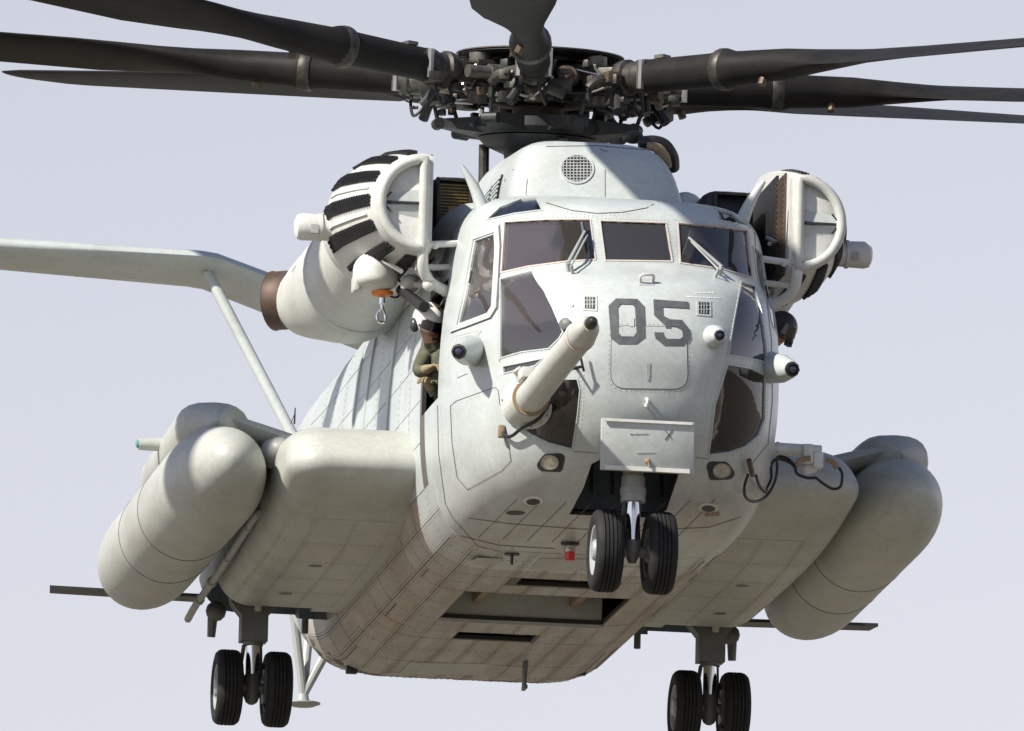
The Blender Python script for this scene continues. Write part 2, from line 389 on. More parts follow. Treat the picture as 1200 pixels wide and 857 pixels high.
def cut_mesh(bm_or_obj, cutters, name, mats, parent, shell=0, smooth=35):
    if isinstance(bm_or_obj, bmesh.types.BMesh):
        me = bpy.data.meshes.new(name); bm_or_obj.to_mesh(me); o = bpy.data.objects.new(name, me); COL.objects.link(o)
    else: o = bm_or_obj; me = o.data
    me.materials.clear()
    for m in mats: me.materials.append(m)
    if shell:
        md = o.modifiers.new('shell', 'SOLIDIFY'); md.thickness = shell; md.offset = -1; md.material_offset = len(mats)-1; md.use_even_offset = False
    for c in cutters:
        c.data.materials.clear(); c.data.materials.append(mats[-1])
        b_ = o.modifiers.new('cut', 'BOOLEAN'); b_.operation = 'DIFFERENCE'; b_.object = c; b_.solver = 'EXACT'; b_.material_mode = 'TRANSFER'
    dg = bpy.context.evaluated_depsgraph_get(); me2 = bpy.data.meshes.new_from_object(o.evaluated_get(dg))
    o.modifiers.clear(); o.data = me2; me2.name = name
    for c in cutters: bpy.data.objects.remove(c)
    me2.polygons.foreach_set('use_smooth', [True]*len(me2.polygons)); me2.set_sharp_from_angle(angle=radians(smooth))
    o.parent = parent; return o

WIN = {  # outlines of the glazing, in photograph pixels
 'ws_l': [(592, 261), (640, 258), (691, 258), (697, 304), (665, 306), (619, 312), (588, 319)],
 'ws_c': [(704, 259.5), (780, 262), (787, 306), (710, 305)],
 'ws_r': [(795, 262), (839, 266), (875, 271), (881, 325), (847, 315), (798, 308)],
 'q_l': [(587, 328), (623, 318.5), (637, 341), (647, 361), (659, 389), (655, 396), (643, 408), (611, 412), (587, 419)],
 'q_r': [(869, 331), (884, 336), (892, 365), (897, 400), (899, 425), (880, 420), (854, 416), (860, 380)],
 'c_l': [(655, 445), (676, 445), (679, 457), (676, 487), (670, 526), (643, 519), (623, 509), (613, 501), (627, 480), (645, 455)],
 'c_r': [(853, 428), (880.5, 433), (897, 441), (896, 491), (889, 510), (874, 523), (855, 530), (831, 533), (838.5, 474)],
 'slit': [(590, 430), (635, 421), (627, 428), (591, 437)],
 'side': [(557.5, 282.6), (579, 275), (580, 290), (576, 359), (571, 367), (539, 379), (545.6, 349)],
 'eb_l': [(572, 257), (587, 243), (611, 234), (628, 232.5), (634.5, 246), (603, 250)],
 'eb_r': [(837, 244), (857, 250), (876, 265), (863, 262), (843, 258)],
}
BAY = [(667, 603), (684, 571), (693, 544), (704, 538), (795, 546), (795, 557), (781, 598), (764, 606.5), (729, 606)]
cuts = [cutter(WIN[k]) for k in WIN] + [cutter(WIN['side'], mirror=True)]
cuts.append(cutter(BAY, out=.5, inn=.75, direction=V((0, -.25, -1)).normalized()))
def boxcut(c, s):
    g = B(); g.box(c, s); return g.obj('cut', None, None, 0)
cuts.append(boxcut((-.03, 5.06, .3), (1.36, 1.46, .9)))              # cargo hook bay
cuts.append(boxcut((-.06, 3.66, .3), (.62, .34, .5))); cuts.append(boxcut((-.12, 6.72, .3), (.66, .36, .5)))
cuts.append(boxcut((-1.35, 2.12, 1.93), (.5, .92, .98)))             # crew door opening, upper half
cuts.append(boxcut((1.35, 2.2, 2.0), (.5, .6, .6)))                  # window opening on the other side
FUS = cut_mesh(hull_bm, cuts, 'fuselage', [M_paint, M_int], HELI, shell=.035)
PXM = 149.0

# glazing
panes = {}
for k, poly in WIN.items():
    o = patch('window_pane', outset(poly, .6), M_dglass if k[:2] == 'eb' else M_cglass if k[:2] == 'c_' else M_glass, FUS, off=-.010, thick=.008, L=8); panes[k] = o
    wdt = {'ws_l': 1.5, 'ws_c': 1.5, 'ws_r': 1.5, 'side': 1.5}.get(k, 1.3)
    ringpatch('window_gasket', poly, wdt, M_seal if k[:2] == 'ws' else M_paint, FUS, off=.006, thick=.02)
patch('window_pane', outset(WIN['side'], .6), M_glass, FUS, off=-.010, thick=.008, L=8, mirror=True)
ringpatch('window_gasket', WIN['side'], 1.5, M_paint, FUS, off=.006, thick=.02, mirror=True)
# sliding side window frame
fr = rounded([(553, 274), (586, 264), (587, 300), (582, 366), (571, 376), (537, 386), (540, 340)], 7)
ringpatch('side_window_frame', outset(WIN['side'], 1.5), 5.5, M_paint, FUS, off=.016, thick=.02)
ringpatch('side_window_seam', outset(WIN['side'], 7.2), .8, M_seam, FUS, off=.004, thick=.008)

# skin plates: section polyline of the constant part of the hull
SEC = [(r[0], r[1]) for r in ROWS]; ARC = [0]
for a, b_ in zip(SEC, SEC[1:]): ARC.append(ARC[-1]+sqrt((a[0]-b_[0])**2+(a[1]-b_[1])**2))
def sect(s):
    sg = -1 if s < 0 else 1; s = abs(s)
    for i in range(len(ARC)-1):
        if s <= ARC[i+1]+1e-9:
            t_ = (s-ARC[i])/max(1e-9, ARC[i+1]-ARC[i]); a, b_ = SEC[i], SEC[i+1]
            dx, dz = b_[0]-a[0], b_[1]-a[1]; L_ = max(1e-9, sqrt(dx*dx+dz*dz))
            return V((sg*(a[0]+dx*t_), 0, a[1]+dz*t_)), V((sg*dz/L_, 0, -dx/L_))
    return V((0, 0, SEC[-1][1])), V((0, 0, 1))
def plate(name, s0, s1, y0, y1, m, off=.004, gap=.004, parent=None):
    s0 += gap; s1 -= gap; y0 += gap; y1 -= gap
    n = max(1, min(8, int(abs(s1-s0)/.09))) if max(abs(s0), abs(s1)) > .8 else 1
    g = B(); row = []
    for i in range(n+1):
        p, nn = sect(s0+(s1-s0)*i/n); row.append((p, nn))
    k = n+1
    def lift(p, y):
        _, zb, zt = station(y); return V((p.x, y, zb+(p.z-.30)/2.90*(zt-zb)))
    ys = [y0, y1] if y1 <= 9 else [y0, (y0+y1)/2, y1]
    for o_ in (off, -.004):
        for y in ys: g.v += [tuple(lift(p+nn*o_, y)) for p, nn in row]
    m_ = len(ys); T = k*m_
    for j in range(m_-1):
        for i in range(n):
            a = j*k+i; g.f += [(a, a+1, a+k+1, a+k), (T+a, T+a+k, T+a+k+1, T+a+1)]
    per = list(range(k))+[j*k+k-1 for j in range(1, m_)]+[(m_-1)*k+i for i in range(k-2, -1, -1)]+[j*k for j in range(m_-2, 0, -1)]
    for a, b_ in zip(per, per[1:]+per[:1]): g.f.append((a, b_, T+b_, T+a))
    return g.obj(name, m, parent or FUS, 30)
blocked = [(-.72, .66, 4.3, 5.82), (-.38, .26, 3.45, 3.87), (-.46, .22, 6.5, 6.94)]
ybel = [2.12, 2.6, 3.1, 3.45, 3.87, 4.3, 5.05, 5.82, 6.5, 6.94, 7.6, 8.3, 9.0, 9.7, 10.5]
sbel = [-1.62, -1.38, -1.15, -.94, -.72, -.46, -.24, 0, .24, .46, .66, .9, 1.15, 1.38, 1.62]
for y0, y1 in zip(ybel, ybel[1:]):
    for s0, s1 in zip(sbel, sbel[1:]):
        if any(s0 < bx[1]-.02 and s1 > bx[0]+.02 and y0 < bx[3]-.02 and y1 > bx[2]+.02 for bx in blocked): continue
        plate('skin_panel', s0, s1, y0, y1, M_rusty if abs(s0+s1)/2 > .9 and 3 < y0 < 8 else M_paint if y0 < 3 else M_belly, off=.003+.003*random.random())
for sg in (-1, 1):
    for y0, y1 in zip([2.66, 3.3, 3.95, 4.7, 5.5, 6.3, 7.1, 7.9, 8.7, 9.5], [3.3, 3.95, 4.7, 5.5, 6.3, 7.1, 7.9, 8.7, 9.5, 10.5]):
        for s0, s1 in zip([1.62, 2.0, 2.35, 2.7, 3.05, 3.4], [2.0, 2.35, 2.7, 3.05, 3.4, 3.72]):
            a, b_ = (s0, s1) if sg > 0 else (-s1, -s0)
            plate('skin_panel', a, b_, y0, y1, M_paint, off=.003+.002*random.random())
# window-less seam rows, stiffeners on the cabin side
for y in (4.62, 6.22, 7.02):
    plate('side_stiffener', -3.5, -1.9, y, y+.09, M_paint, off=.02, gap=0)

# sealant in the gaps between the plates, and the rivet rows along their edges
FUS.data.materials.append(M_seam)
for p in FUS.data.polygons:
    c = p.center; nn = p.normal
    if 2.42 < c.y < 10.4 and c.z < 2.9 and nn.dot(V((c.x, 0, c.z-1.6))) > 0 and p.material_index == 0: p.material_index = 2
g = B()
def rivet(s_, y):
    p, nn = sect(s_); _, zb, zt = station(y); p = V((p.x, y, zb+(p.z-.30)/2.90*(zt-zb)))+nn*.005
    t1 = V((0, 1, 0)); t2 = nn.cross(t1); r_ = .0058
    k = len(g.v); g.v += [tuple(p+t1*r_), tuple(p+t2*r_), tuple(p-t1*r_), tuple(p-t2*r_), tuple(p+nn*.004)]; g.f += [(k, k+1, k+4), (k+1, k+2, k+4), (k+2, k+3, k+4), (k+3, k, k+4)]
def clear(s_, y): return not any(bx[0]-.03 < s_ < bx[1]+.03 and bx[2]-.03 < y < bx[3]+.03 for bx in blocked)
for s_ in sbel[1:-1]:
    for dd in (-.025, .025):
        for i in range(150):
            y = 2.15+i*.055
            if clear(s_+dd, y): rivet(s_+dd, y)
for y in ybel[1:-1]:
    for dd in (-.03, .03):
        for i in range(58):
            s_ = -1.6+i*.0555
            if clear(s_, y+dd): rivet(s_, y+dd)
for sg in (-1, 1):
    for y in [3.3, 3.95, 4.7, 5.5, 6.3, 7.1, 7.9, 8.7, 9.5]:
        for dd in (-.03, .03):
            for i in range(36): rivet(sg*(1.66+i*.056), y+dd)
tag(g.obj('rivets', M_rivet, FUS, 0), kind='stuff')
# ================================================================== nose fittings
def px_on(u, v, off=0.0):
    p, n = hit(u, v); return p+n*off
# painted number, hatch, vents
hatch = rounded([(717, 382), (804, 384), (806, 456), (716, 455)], 18, 5)
ringpatch('hatch_seam', hatch, .9, M_seam, FUS, off=.003, thick=.006)
patch('nose_hatch', hatch, M_paint, FUS, off=.0045, thick=.006)
zo = [(713, 359), (722, 350.5), (746.6, 351), (755, 359.5), (756.5, 396), (746, 404), (725, 404), (716, 397)]
zi = [(724, 361), (727.5, 357), (740.7, 357.3), (744, 361), (745.8, 390), (742.7, 394.5), (728.5, 394.5), (725, 390.5)]
for i in range(8):
    j = (i+1) % 8
    zo_seg = [zo[i], zo[j], zi[j], zi[i]]
    patch('number_stroke', zo_seg, M_num, FUS, off=.0075, thick=.002, L=8)
five = [[(765.5, 351.5), (806.5, 354.6), (807, 362), (776.4, 360.5)], [(765.5, 351.5), (776.4, 360.5), (777, 370.5), (766.5, 370)],
        [(766.5, 370), (777, 370.5), (785, 374.8), (780, 382.5)], [(785, 374.8), (799, 375.5), (794, 383.5), (780, 382.5)], [(799, 375.5), (808, 386.7), (799.5, 388.5), (794, 383.5)],
        [(808, 386.7), (809, 396), (800, 394.5), (799.5, 388.5)], [(809, 396), (800.8, 406), (797, 397.5), (800, 394.5)], [(800.8, 406), (778.7, 405.7), (782, 397.5), (797, 397.5)],
        [(778.7, 405.7), (768, 397), (778.5, 394.5), (782, 397.5)], [(768, 397), (766.5, 389.7), (777.4, 390), (778.5, 394.5)]]
for q in five: patch('number_stroke', q, M_num, FUS, off=.0075, thick=.002, L=8)
def rect(u0, v0, u1, v1, k=0.0): return [(u0, v0), (u1, v0+k*(u1-u0)), (u1, v1+k*(u1-u0)), (u0, v1)]
for u, v in ((692, 355), (825, 361)):
    patch('vent_frame', rect(u-9, v-9, u+8, v+9, .06), M_paint, FUS, off=.006, thick=.008)
    gsl = patch('vent_screen', rect(u-6.5, v-6.5, u+5.5, v+7, .06), M_black, FUS, off=.008, thick=.006)
    for k in range(3):
        patch('vent_bar', rect(u-4.2+k*3.1, v-6.5, u-3.2+k*3.1, v+7), M_lstrut, FUS, off=.011, thick=.006)
    for k in range(2):
        patch('vent_bar', rect(u-6.5, v-2.6+k*4.6, u+5.5, v-1.8+k*4.6), M_lstrut, FUS, off=.0105, thick=.006)
# faded stencil lines
def stencil(u, v, wd, n, m, slope=0.0, h=1.1):
    x = u
    while x < u+wd:
        ww = random.uniform(1.5, 4.5)
        patch('stencil_mark', rect(x, v+(x-u)*slope, x+ww, v+h+(x-u)*slope, slope), m, FUS, off=.003, thick=.003, L=20); x += ww+random.uniform(.9, 2)
stencil(682, 335.5, 24, 1, M_pale); stencil(680, 340, 31, 1, M_pale)
stencil(815, 343, 20, 1, M_pale); stencil(805, 347.5, 36, 1, M_pale, .04)
patch('small_cap', [(670+2.6*cos(a*pi/4), 358+2.6*sin(a*pi/4)) for a in range(8)], M_mark, FUS, off=.008, thick=.01)
patch('hatch_latch', [(757, 426), (762, 426), (761, 446), (758.5, 446)], M_mark, FUS, off=.009, thick=.006)
patch('hatch_hinge', rect(738, 373, 743, 383), M_paint, FUS, off=.009, thick=.004); patch('hatch_hinge', rect(780, 376, 786, 385), M_num, FUS, off=.009, thick=.004)
# grab handle and tie-down eye
g = B(); a, b_ = px_on(750.5, 331, 0), px_on(764.5, 330.5, 0); n0 = hit(757, 330)[1]
g.tube([a, a+n0*.06, b_+n0*.06, b_], .012, 8, 3); g.obj('grab_handle', M_white, FUS)
patch('handle_plate', rect(749, 327, 767, 334.5), M_mark, FUS, off=.004)
g = B(); a = px_on(758, 468); b_ = px_on(757, 475); n0 = hit(758, 471)[1]; g.tube([a, a+n0*.05, b_+n0*.05, b_], .014, 8, 3); g.obj('tow_eye', M_white, FUS)
# seams on the nose skin
def seam(pts, wd=.7, m=None, off=.003):
    ps = [V(p) for p in dens([V(p) for p in pts], 6, False)]
    up = []; dn = []
    for i, p in enumerate(ps):
        t_ = (ps[min(i+1, len(ps)-1)]-ps[max(i-1, 0)]).normalized(); nn = V((-t_.y, t_.x))*wd/2; up.append(p+nn); dn.append(p-nn)
    A = [hit(p[0], p[1]) for p in up]; C = [hit(p[0], p[1]) for p in dn]; g = B(); k = len(A)
    g.v = [tuple(p+n*off) for p, n in A]+[tuple(p+n*off) for p, n in C]; g.f = [(i, i+1, k+i+1, k+i) for i in range(k-1)]
    return g.obj('panel_seam', m or M_seam, FUS, 40)
seam([(528, 476), (535, 470), (560, 461), (580, 454), (584, 457), (586, 475)]); seam([(528, 476), (530, 520), (536, 560), (548, 574)]); seam([(586, 500), (597, 525), (599, 540), (588, 552), (548, 574)])
seam([(513, 475), (514, 530), (522, 590), (530, 606)], .6); seam([(530, 606), (560, 640), (600, 650)], .5)
seam([(672, 529), (700, 531)], .6); seam([(815, 536), (832, 538)], .6); seam([(586, 262), (585, 330), (586, 425)], .5)
seam([(897, 340), (904, 400), (905, 470), (900, 520), (880, 545)], .6); seam([(894, 335), (886, 300), (884, 272)], .6)
seam([(536, 443), (548, 438)], .6); seam([(640, 238), (670, 247), (700, 250.5), (730, 249), (758, 244), (772, 236)], .9)

for k in range(9):      # long seams of the forward belly skin, running aft to the plated part
    u0, v0 = 574+k*29, 621-abs(k-4)*1.5; seam([(u0+32, v0-30), (u0, v0+2), (u0-14, v0+16)], .6)
seam([(548, 607), (600, 614), (680, 620), (740, 622), (830, 618), (868, 606)], .6); seam([(540, 628), (585, 639), (650, 643)], .6)
# RESCUE stencil panel
patch('rescue_panel', [(534.5, 394), (558, 387), (565, 388), (558, 397), (535, 402)], M_mark, FUS, off=.004, thick=.004)
def letters(txt, p0, p1, hgt, m, name, off=.008):
    cu = bpy.data.curves.new('t', 'FONT'); cu.body = txt; cu.size = 1; ob = bpy.data.objects.new('t', cu); COL.objects.link(ob)
    dg = bpy.context.evaluated_depsgraph_get(); me = bpy.data.meshes.new_from_object(ob.evaluated_get(dg)); bpy.data.objects.remove(ob)
    xs = [v_.co.x for v_ in me.vertices]; x0, x1 = min(xs), max(xs)
    for v_ in me.vertices:
        s = (v_.co.x-x0)/(x1-x0); u = p0[0]+(p1[0]-p0[0])*s; vv = p0[1]+(p1[1]-p0[1])*s-v_.co.y/.7*hgt
        p, n = hit(u, vv); v_.co = p+n*off
    return link(name, me, m, FUS, 0)
letters('RESCUE', (537, 400.5), (557, 395.5), 5, M_pale, 'rescue_lettering')

# wipers
def wiper(piv, tip, blade0, blade1, side):
    g = B(); n0 = hit(*piv)[1]
    a = px_on(*piv); g.tube([a, a+n0*.07], .022, 8)
    q = px_on(piv[0]+side*4, piv[1]+3); g.tube([q, q+n0*.07], .014, 8)
    t1 = px_on(tip[0], tip[1], .075); g.tube([a+n0*.07, t1], [.014, .010], 6); g.tube([q+n0*.07, t1+V((.02, 0, -.03))], .008, 6)
    o = g.obj('wiper_arm', M_lstrut, FUS)
    g = B(); g.tube([px_on(*blade0, .055), px_on(*blade1, .055)], [.017, .014], 6); g.tube([px_on(*blade0, .03), px_on(*blade1, .03)], .008, 4); g.obj('wiper_blade', M_dark, FUS)
wiper((667, 318), (686, 278), (682.5, 267), (688, 300), 1); wiper((842, 322), (803, 285), (808, 276), (798.5, 306), -1)

# plate on the nose gear leg
A4 = [P(705, 489.5, y=-.80), P(814, 495, y=-.80), P(813, 555.5, y=-.72), P(704, 550, y=-.72)]
g = B(); g.slab(A4, (0, .045, 0)); pl = g.obj('taxi_plate', M_paint, HELI, bevel=.006)
def strip(a0, a1, hgt, m, name, dy=-.012):
    g = B(); g.slab([a0+V((0, dy, 0)), a1+V((0, dy, 0)), a1+V((0, dy, -hgt)), a0+V((0, dy, -hgt))], (0, .009, 0)); return g.obj(name, m, pl)
strip(P(708, 490.2, y=-.80), P(811, 495.3, y=-.80), .022, M_white, 'edge_strip')
strip(P(709, 545, y=-.73), P(808, 550.2, y=-.73), .034, M_white, 'edge_strip')
def onplate(u, v): return P(u, v, y=-.80+.08*(v-490)/63-.006)
for a, b_ in (((779, 504), (788, 515)), ((788, 504), (779, 515))):
    g = B(); g.tube([onplate(*a), onplate(*b_)], .0035, 4); g.obj('cross_mark', M_num, pl, 0)
for u0, v0, n_ in ((738, 508, 6), (746, 530, 6)):
    x = u0
    for k in range(n_):
        ww = random.uniform(1.5, 3.5); g = B(); g.slab([onplate(x, v0), onplate(x+ww, v0), onplate(x+ww, v0+.6), onplate(x, v0+.6)], (0, .004, 0)); g.obj('stencil_mark', M_faint, pl, 0); x += ww+1.2
g = B(); c0 = onplate(759, 541); g.lathe(c0, (0, -1, 0), [(0, .024), (.02, .022), (.03, .01)], 12); g.tube([c0+V((0, -.02, 0)), c0+V((.01, -.03, -.05))], .008, 6); g.obj('quarter_turn_latch', M_tan, pl)

# landing lights
for u, v, s in ((645.5, 541, 1), (844.5, 550.5, -1)):
    sh = [(-17*s, 4), (-8*s, -9), (13*s, -10), (17*s, -5), (13*s, 12), (-12*s, 11)]
    patch('light_bezel', rounded([(u+a, v+b_) for a, b_ in sh], 4), M_dark, FUS, off=.006, thick=.01)
    patch('landing_light', [(u+9.5*cos(k*pi/8), v+7.6*sin(k*pi/8)) for k in range(16)], M_lamp, FUS, off=.014, thick=.01, L=5)
    ringpatch('light_rim', [(u+9.5*cos(k*pi/8), v+7.6*sin(k*pi/8)) for k in range(16)], 1.0, M_steel, FUS, off=.018, thick=.014)
for u, v in ((625, 587), (830, 595)):
    patch('light_recess', [(u+12*cos(k*pi/8), v+5.2*sin(k*pi/8)) for k in range(16)], M_white, FUS, off=.004, thick=.006)
    patch('belly_light', [(u+8*cos(k*pi/8), v+.8+3.4*sin(k*pi/8)) for k in range(16)], M_dark, FUS, off=.008, thick=.006, L=5)
patch('formation_strip', rect(826, 601, 843, 605, -.05), M_tan, FUS, off=.005); patch('belly_cap', [(604+11*cos(k*pi/6), 601+2.4*sin(k*pi/6)) for k in range(12)], M_dark, FUS, off=.004)

# warning sensors
def sensor(base, lens, r0, r1, depth):
    p, n = hit(*base); q = P(lens[0], lens[1], y=p.y-depth); d = (q-p); L_ = d.length; d.normalize()
    g = B(); g.lathe(p-d*.15, d, [(0, r0*1.25), (.15, r0*1.1), (.15+L_*.5, r0), (.15+L_*.85, r1*1.35), (.15+L_, r1*1.05)], 20); s = g.obj('sensor_pod', M_paint, HELI)
    g = B(); g.lathe(q-d*.01, d, [(0, r1), (.03, r1), (.035, r1*.7), (.012, r1*.62)], 8); g.obj('lens_ring', M_black, s, 20)
    g = B(); g.lathe(q, d, [(0, r1*.6), (.02, r1*.5), (.028, r1*.2)], 12); g.obj('lens', M_lens, s)
sensor((556, 411), (538, 412), .115, .06, .42); sensor((903, 431), (928, 433), .115, .06, .42); sensor((836, 395), (843, 393), .085, .042, .2)
g = B(); p, n = hit(664, 381); g.lathe(p-n*.02, n, [(0, .05), (.06, .05), (.07, .02)], 12); g.obj('drain_mast', M_num, FUS)

# refuelling probe
PA, PB = P(616, 474, y=-.25), P(694, 377, y=-3.9); pd = (PB-PA).normalized(); PL = (PB-PA).length
g = B(); g.lathe(PA-pd*.25, pd, [(0, .145), (.5, .142), (.52, .130), (.56, .120), (PL*.5+.2, .114), (PL-.62+.25, .110), (PL-.60+.25, .102)], 28); pr = g.obj('refuelling_probe', M_nac, HELI)
g = B(); g.lathe(PA+pd*.29, pd, [(0, .147), (.025, .147)], 28); g.obj('clamp_band', M_tan, pr)
g = B(); g.lathe(PA+pd*(PL-.66), pd, [(0, .120), (.03, .120), (.04, .108), (.09, .108), (.10, .113), (.13, .113)], 24); g.obj('collar', M_seal, pr)
g = B(); g.lathe(PA+pd*(PL-.52), pd, [(0, .112), (.22, .098), (.34, .062), (.42, .055)], 24); g.obj('nozzle', M_nac, pr)
g = B(); g.lathe(PA+pd*(PL-.10), pd, [(0, .046), (.08, .046), (.12, .030), (.14, .01)], 16); g.obj('nozzle_tip', M_hub, pr)
# probe root fairing flange, brackets and drain hose
fl = []
for k in range(26):
    a = 2*pi*k/26; fl.append((617+29*cos(a)+4*sin(a), 475+28*sin(a)))
patch('probe_flange', fl, M_white, FUS, off=.012, thick=.02)
for k in range(26):
    a = 2*pi*k/26; p, n = hit(617+26.5*cos(a)+4*sin(a), 475+25.5*sin(a)); 
    if k % 2 == 0 and sin(a) > -.3:
        g = B(); g.lathe(p+n*.010, n, [(0, .012), (.008, .009)], 6); g.obj('bolt', M_steel, FUS)
g = B(); g.tube([PA+pd*.3+V((-.10, 0, .10)), PA+pd*.3+V((-.13, 0, .2)), PA+pd*.5+V((-.12, 0, .19))], .02, 8); g.box(PA+pd*.6+V((-.08, 0, .13)), (.1, .25, .08)); g.obj('probe_bracket', M_white, pr, bevel=.01)
g = B(); g.tube([px_on(649, 470, .05), px_on(636, 490, .07), px_on(618, 500, .06), px_on(606, 509, .05), px_on(598, 510, .04), px_on(590, 503, .03)], .014, 8, 6); g.obj('drain_hose', M_black, FUS)
g = B(); p, n = hit(591, 505); g.box(p+n*.03, (.05, .06, .10)); g.obj('hose_clip', M_tan, FUS, bevel=.01)
g = B(); p, n = hit(676, 432); g.tube([p, p+n*.12, p+n*.12+V((.09, 0, .02))], .012, 6); g.tube([p+n*.1+V((.09, 0, -.02)), p+n*.12+V((.05, 0, .16))], .010, 6); g.obj('pitot_probe', M_black, FUS)

# port side boom with winch fitting and hoses
yb = 1.15
g = B(); E0, E1 = P(885, 524.5, y=yb), P(962, 529.5, y=yb); g.tube([E0, E1], .052, 14); g.lathe(E0.lerp(E1, .32), (E1-E0), [(0, .058), (.02, .058)], 14); bo = g.obj('side_boom', M_white, HELI)
g = B(); c = P(946, 533, y=yb-.03); g.box(c, (.085, .12, .16)); c2 = P(958, 540, y=yb-.03); g.box(c2, (.08, .11, .13)); g.lathe(P(941, 552, y=yb), P(957, 545, y=yb)-P(941, 552, y=yb), [(0, .045), (.09, .05), (.13, .03)], 12); g.obj('boom_fitting', M_white, bo, bevel=.012)
def hose(px, r, m, name, yy=yb-.08):
    pts = []
    for u, v, dy in px:
        p = P(u, v, y=yy+dy); h_ = BV.ray_cast(CH, ray(u, v).normalized())
        if h_[0] is not None and h_[0].y < p.y+.05: q_ = hit(u, v); p = q_[0]+q_[1]*(.05-dy*.6)
        pts.append(p)
    g = B(); g.tube(pts, r, 8, 6); return g.obj(name, m, bo)
hose([(871, 552, 0), (866, 565, -.02), (867, 576, -.03), (876, 581, -.04), (888, 577, -.04), (896, 563, -.05), (901, 548, -.03), (911, 536, 0), (922, 537, 0), (931, 546, -.05), (934, 555, -.05), (945, 560, -.05), (955, 560, -.04)], .012, M_black, 'hose')
hose([(880, 554, 0), (884, 566, 0), (891, 574, 0), (899, 572, 0), (904, 560, 0), (904, 545, 0), (911, 538, 0), (925, 542, 0), (932, 548, 0)], .012, M_black, 'hose')
hose([(955, 559, 0), (965, 567, 0), (976, 573, 0), (985, 570, 0), (987, 556, 0), (983, 548, 0)], .012, M_black, 'hose')
hose([(933, 546, -.04), (939, 539, -.05), (950, 537, -.06)], .022, M_tan, 'hose_coupling'); hose([(968, 539, 0), (976, 542, 0), (981, 549, 0)], .022, M_tan, 'hose_coupling')
hose([(873, 537, .02), (874, 545, 0), (876, 553, 0)], .022, M_hub3, 'hose_coupling')

# rivets and screws round the glazing, hatch and panels of the nose
g = B()
def pxrivets(pts, step=4.6, closed=True):
    for p_ in dens([V(p) for p in pts], step, closed):
        p, nn = hit(p_[0], p_[1]); p = p+nn*.001; t1 = nn.cross(V((0, 0, 1))).normalized(); t2 = nn.cross(t1); r_ = .0052
        k = len(g.v); g.v += [tuple(p+t1*r_), tuple(p+t2*r_), tuple(p-t1*r_), tuple(p-t2*r_), tuple(p+nn*.005)]; g.f += [(k, k+1, k+4), (k+1, k+2, k+4), (k+2, k+3, k+4), (k+3, k, k+4)]
for k_ in ('ws_l', 'ws_c', 'ws_r'): pxrivets(outset(WIN[k_], 3.2), 4.2)
for k_ in ('q_l', 'q_r', 'c_l', 'c_r'): pxrivets(outset(WIN[k_], 2.8), 4.2)
pxrivets(outset(hatch, 3.0), 5); pxrivets(outset(hatch, -3.5), 7)
pxrivets([(531, 478), (537, 473), (562, 464), (581, 457)], 5, False); pxrivets([(531, 480), (533, 522), (539, 560)], 5, False)
pxrivets([(517, 475), (518, 530), (526, 588)], 5, False); pxrivets([(510, 480), (511, 535), (518, 592)], 5, False)
pxrivets([(588, 440), (612, 434), (640, 430)], 4, False); pxrivets([(655, 432), (676, 435), (684, 440), (684, 470), (678, 528)], 5, False)
pxrivets([(640, 241), (670, 250), (700, 253.5), (730, 252), (758, 247)], 5, False); pxrivets([(560, 640), (600, 629), (680, 626), (740, 628), (830, 622)], 5, False)
pxrivets([(816, 540), (830, 542), (860, 540), (878, 530)], 5, False); pxrivets([(816, 590), (846, 588), (870, 575), (884, 556)], 5, False)
tag(g.obj('nose_rivets', M_rivet2, FUS, 0), kind='stuff')
# ================================================================== sponsons, tanks
SPP = [(9.55, 1.15), (9.25, .82), (8.6, .68), (7.0, .65), (5.2, .67), (4.2, .74), (3.5, .86), (3.06, .98), (2.95, 1.12), (3.06, 1.28), (3.36, 1.43), (3.9, 1.52), (5, 1.54), (7, 1.54), (8.8, 1.46), (9.4, 1.32)]
def sponson_rings(x0=1.15, x1=2.36, rr=.30):
    pr_ = catmull([(a, b_, 0) for a, b_ in SPP], 5, True); N = len(pr_); rings = []
    cxm = sum(p.x for p in pr_)/N; czm = sum(p.y for p in pr_)/N
    y0, y1 = min(p.x for p in pr_), max(p.x for p in pr_); czm = 1.12
    def inset(d): return [V((y0+d+(p.x-y0)*(y1-y0-2*d)/(y1-y0), czm+(p.y-czm)*(1-d/.46), 0)) for p in pr_]
    rings.append([(x0, p.x, p.y) for p in pr_])
    for k in range(9):
        a = pi/2*k/8; rings.append([(x1-rr+rr*sin(a), p.x, p.y) for p in inset(rr*(1-cos(a)))])
    return rings
spb = B(); spb.loft(sponson_rings()); spo = spb.obj('sponson', None, None)
me_sp = spo.data; tmpb = bmesh.new(); tmpb.from_mesh(me_sp); BVS = {1: BVHTree.FromBMesh(tmpb)}
bmesh.ops.transform(tmpb, matrix=Matrix.Scale(-1, 4, V((1, 0, 0))), verts=tmpb.verts); BVS[-1] = BVHTree.FromBMesh(tmpb); tmpb.free()
bpy.data.objects.remove(spo)
SPON = {}
